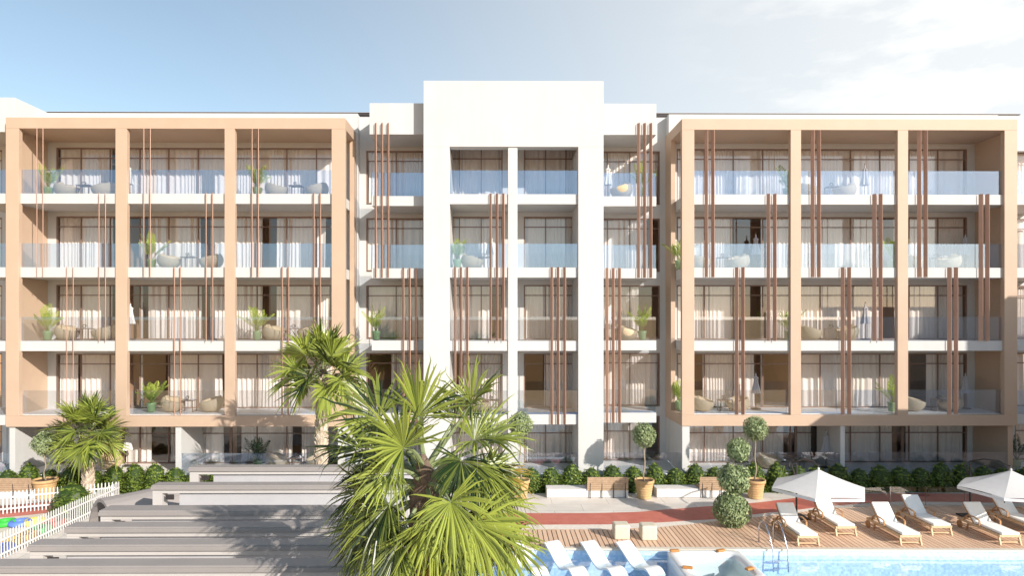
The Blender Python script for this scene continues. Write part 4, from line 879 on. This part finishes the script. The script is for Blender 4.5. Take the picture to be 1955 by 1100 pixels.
def plant_me(seed, m):
    r = random.Random(seed); q = MB()
    for k in range(11):
        az = k * 2.4 + r.gauss(0, .2); el = R(r.uniform(60, 88) - 3.0 * (k % 4)); ll = r.uniform(.85, 1.35); pts = []
        for i in range(9):
            u = i / 8; bend = .55 * u * u * math.cos(el) + .12 * u * u
            pts.append(Vector((math.cos(az) * math.cos(el) * ll * u, math.sin(az) * math.cos(el) * ll * u, .32 + ll * u * math.sin(el) - bend * ll * .6)))
        for i in range(8): q.bar(pts[i], pts[i + 1], .012 * (1 - i / 10), .012 * (1 - i / 10))
        tn = r.uniform(.2, .95)
        for i in range(14):
            u = .25 + .75 * i / 13; f_ = u * 8; i0 = min(7, int(f_)); p = pts[i0].lerp(pts[i0 + 1], f_ - i0); tg = (pts[i0 + 1] - pts[i0]).normalized(); sd = tg.cross(Vector((0, 0, 1)))
            sd = sd.normalized() if sd.length > .01 else Vector((1, 0, 0))
            for s_ in (-1, 1):
                dv = (tg * .75 + sd * s_ * .75 + Vector((0, 0, r.uniform(-.15, .15)))).normalized(); l2 = .20 * math.sin(math.pi * min(.95, u * .85 + .1)) + .05; wv = dv.cross(Vector((0, 0, 1)).cross(dv)).normalized() * .0; wd = tg * .018
                e = p + dv * l2 + Vector((0, 0, -.05)); md = p + dv * l2 * .5; q.add([p, md - wd, e, md + wd], [(0, 1, 2, 3)], tone=min(1, max(0, tn + r.gauss(0, .12))))
    q.tone = q.tone; return q.mesh('fronds', m)
plants = [plant_me(s_, arecaleaf) for s_ in (1, 2, 3)]; dplant = plant_me(9, darkplant)
q = MB(); q.lathe([(.10, 0), (.13, .02), (.17, .30), (.19, .36), (.17, .36), (.15, .31), (.001, .31)], n=18); pot_me = q.mesh('pot', potgreen, True)
def closed_me():
    q = MB(); n = 32; prof = [(0.01, 1.72), (.03, 1.66), (.035, 1.56), (.11, 1.46), (.085, 1.40), (.10, 1.2), (.15, .95), (.19, .74)]; vs = []
    for r_, z in prof:
        for k in range(n): a = 2 * math.pi * k / n; w_ = 1 + (.22 * math.cos(a * 8) if r_ > .05 else 0); vs.append((r_ * w_ * math.cos(a), r_ * w_ * math.sin(a), z))
    fs = [(i * n + k, i * n + (k + 1) % n, (i + 1) * n + (k + 1) % n, (i + 1) * n + k) for i in range(len(prof) - 1) for k in range(n)]; q.add(vs, fs); return q
cm = closed_me(); closed_w = cm.mesh('folded_canopy', cloth); closed_g = cm.mesh('folded_canopy', cloth2)
q = MB(); q.tube([(0, 0, .02), (0, 0, 1.78)], .02, n=8); pole_me = q.mesh('pole', brownmetal)
q = MB(); q.lathe([(.001, .05), (.05, .045), (.22, .03), (.24, 0)], n=22); base_me = q.mesh('base', darkmetal)
def sub(name, me, par, loc=(0, 0, 0)):
    o = bpy.data.objects.new(name, me); col.objects.link(o); o.parent = par; o.location = loc; return o
FN = {4: 'top-floor', 3: 'fourth-storey', 2: 'third-storey', 1: 'second-storey', 0: 'ground-floor'}
BAY = lambda px: ('left bay of left frame' if px < 232 else 'middle bay of left frame' if px < 438 else 'right bay of left frame' if px < 660 else 'left wing' if px < 808 else 'left half of the tower' if px < 979 else
                  'right half of the tower' if px < 1104 else 'wing right of tower' if px < 1262 else 'left bay of right frame' if px < 1520 else 'middle bay of right frame' if px < 1724 else 'right bay of right frame' if px < 1930 else 'white end bay at the right edge')
nseed = [0]
def put(kind, f_, px, D=None, flip=0, dark=False, bay=None):
    D = D or {'chair': 29.95, 'plant': 29.8, 'table': 29.9, 'umb': 30.6}[kind]; z = FL[f_] + .022; x = X(px, D); nseed[0] += 1; where = FN[f_] + ' balcony, ' + (bay or BAY(px)) if f_ else 'ground-floor terrace, ' + (bay or BAY(px))
    if kind == 'chair':
        o = empty('tub_chair', (x, D, z), R(180) if flip else 0, ('right' if flip else 'left') + ' round beige tub chair on the ' + where, 'chair', 'round tub chairs on the balconies'); o.rotation_euler.z += R(-25 if not flip else 25)
        sub('shell', chair_me, o); sub('seat_cushion', seat_me, o, (.05, 0, -.02))
    elif kind == 'plant':
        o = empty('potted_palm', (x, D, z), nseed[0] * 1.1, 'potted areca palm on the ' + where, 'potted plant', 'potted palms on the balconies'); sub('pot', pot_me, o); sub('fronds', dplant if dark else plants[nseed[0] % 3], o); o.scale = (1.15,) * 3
    elif kind == 'table':
        o = empty('side_table', (x, D, z), 0, 'low square table with thin legs on the ' + where, 'table', 'low tables on the balconies'); sub('tabletop', top_me, o); sub('legs', leg_me, o)
        a = bpy.data.objects.new('wire_ornament', orn); col.objects.link(a); a.location = (x - .06, D, z + .525); a.rotation_euler.z = nseed[0]; tag(a, 'wire ornament on the table of the ' + where, 'ornament', 'wire ornaments on the tables')
        a = bpy.data.objects.new('cup', cup); col.objects.link(a); a.location = (x + .2, D - .08, z + .526); tag(a, 'white cup on the table of the ' + where, 'cup', 'white cups on the tables')
    else:
        o = empty('folded_parasol', (x, D, z), 0, 'folded pale parasol on the ' + where, 'parasol', 'folded parasols on the balconies'); sub('folded_canopy', closed_g if px > 1260 else closed_w, o); sub('pole', pole_me, o); sub('base', base_me, o)
def cset(f_, p, c1, t_, c2, u=None, **k):
    if p: put('plant', f_, p, **k)
    if c1: put('chair', f_, c1, **k)
    if t_: put('table', f_, t_, **k)
    if c2: put('chair', f_, c2, flip=1, **k)
    if u: put('umb', f_, u, **k)
cset(4, 92, 127, 163, 199, 246, bay='left bay of left frame'); cset(4, 491, 528, 566, 605)
cset(4, None, None, 1140, 1186, 1161, bay='wing right of tower'); put('plant', 4, 1226)
cset(4, 1503, 1541, 1590, 1612, 1651, bay='middle bay of right frame')
cset(3, 289, 323, 361, 403); cset(3, 873, 902, 925, None, 936); put('plant', 3, 1297, D=30.3, bay='left bay of right frame'); cset(3, None, 1334, 1382, 1409, 1443, bay='left bay of right frame'); cset(3, 1703, 1745, 1792, 1812, 1843, bay='right bay of right frame')
cset(2, 91, 128, 163, 199, 249, bay='left bay of left frame'); cset(2, 491, 524, 562, 590); cset(2, None, 1195, 1166, None, 1160, bay='wing right of tower'); put('plant', 2, 1226)
cset(2, 1506, 1547, 1590, 1617, 1652, bay='middle bay of right frame'); put('plant', 2, 718, dark=False)
cset(1, 289, 330, 360, 404); put('chair', 1, 912); put('table', 1, 940); put('plant', 1, 1297, D=30.3, bay='left bay of right frame'); cset(1, None, 1341, 1384, 1409, 1443, bay='left bay of right frame'); cset(1, 1703, 1742, 1794, 1815, 1843, bay='right bay of right frame')
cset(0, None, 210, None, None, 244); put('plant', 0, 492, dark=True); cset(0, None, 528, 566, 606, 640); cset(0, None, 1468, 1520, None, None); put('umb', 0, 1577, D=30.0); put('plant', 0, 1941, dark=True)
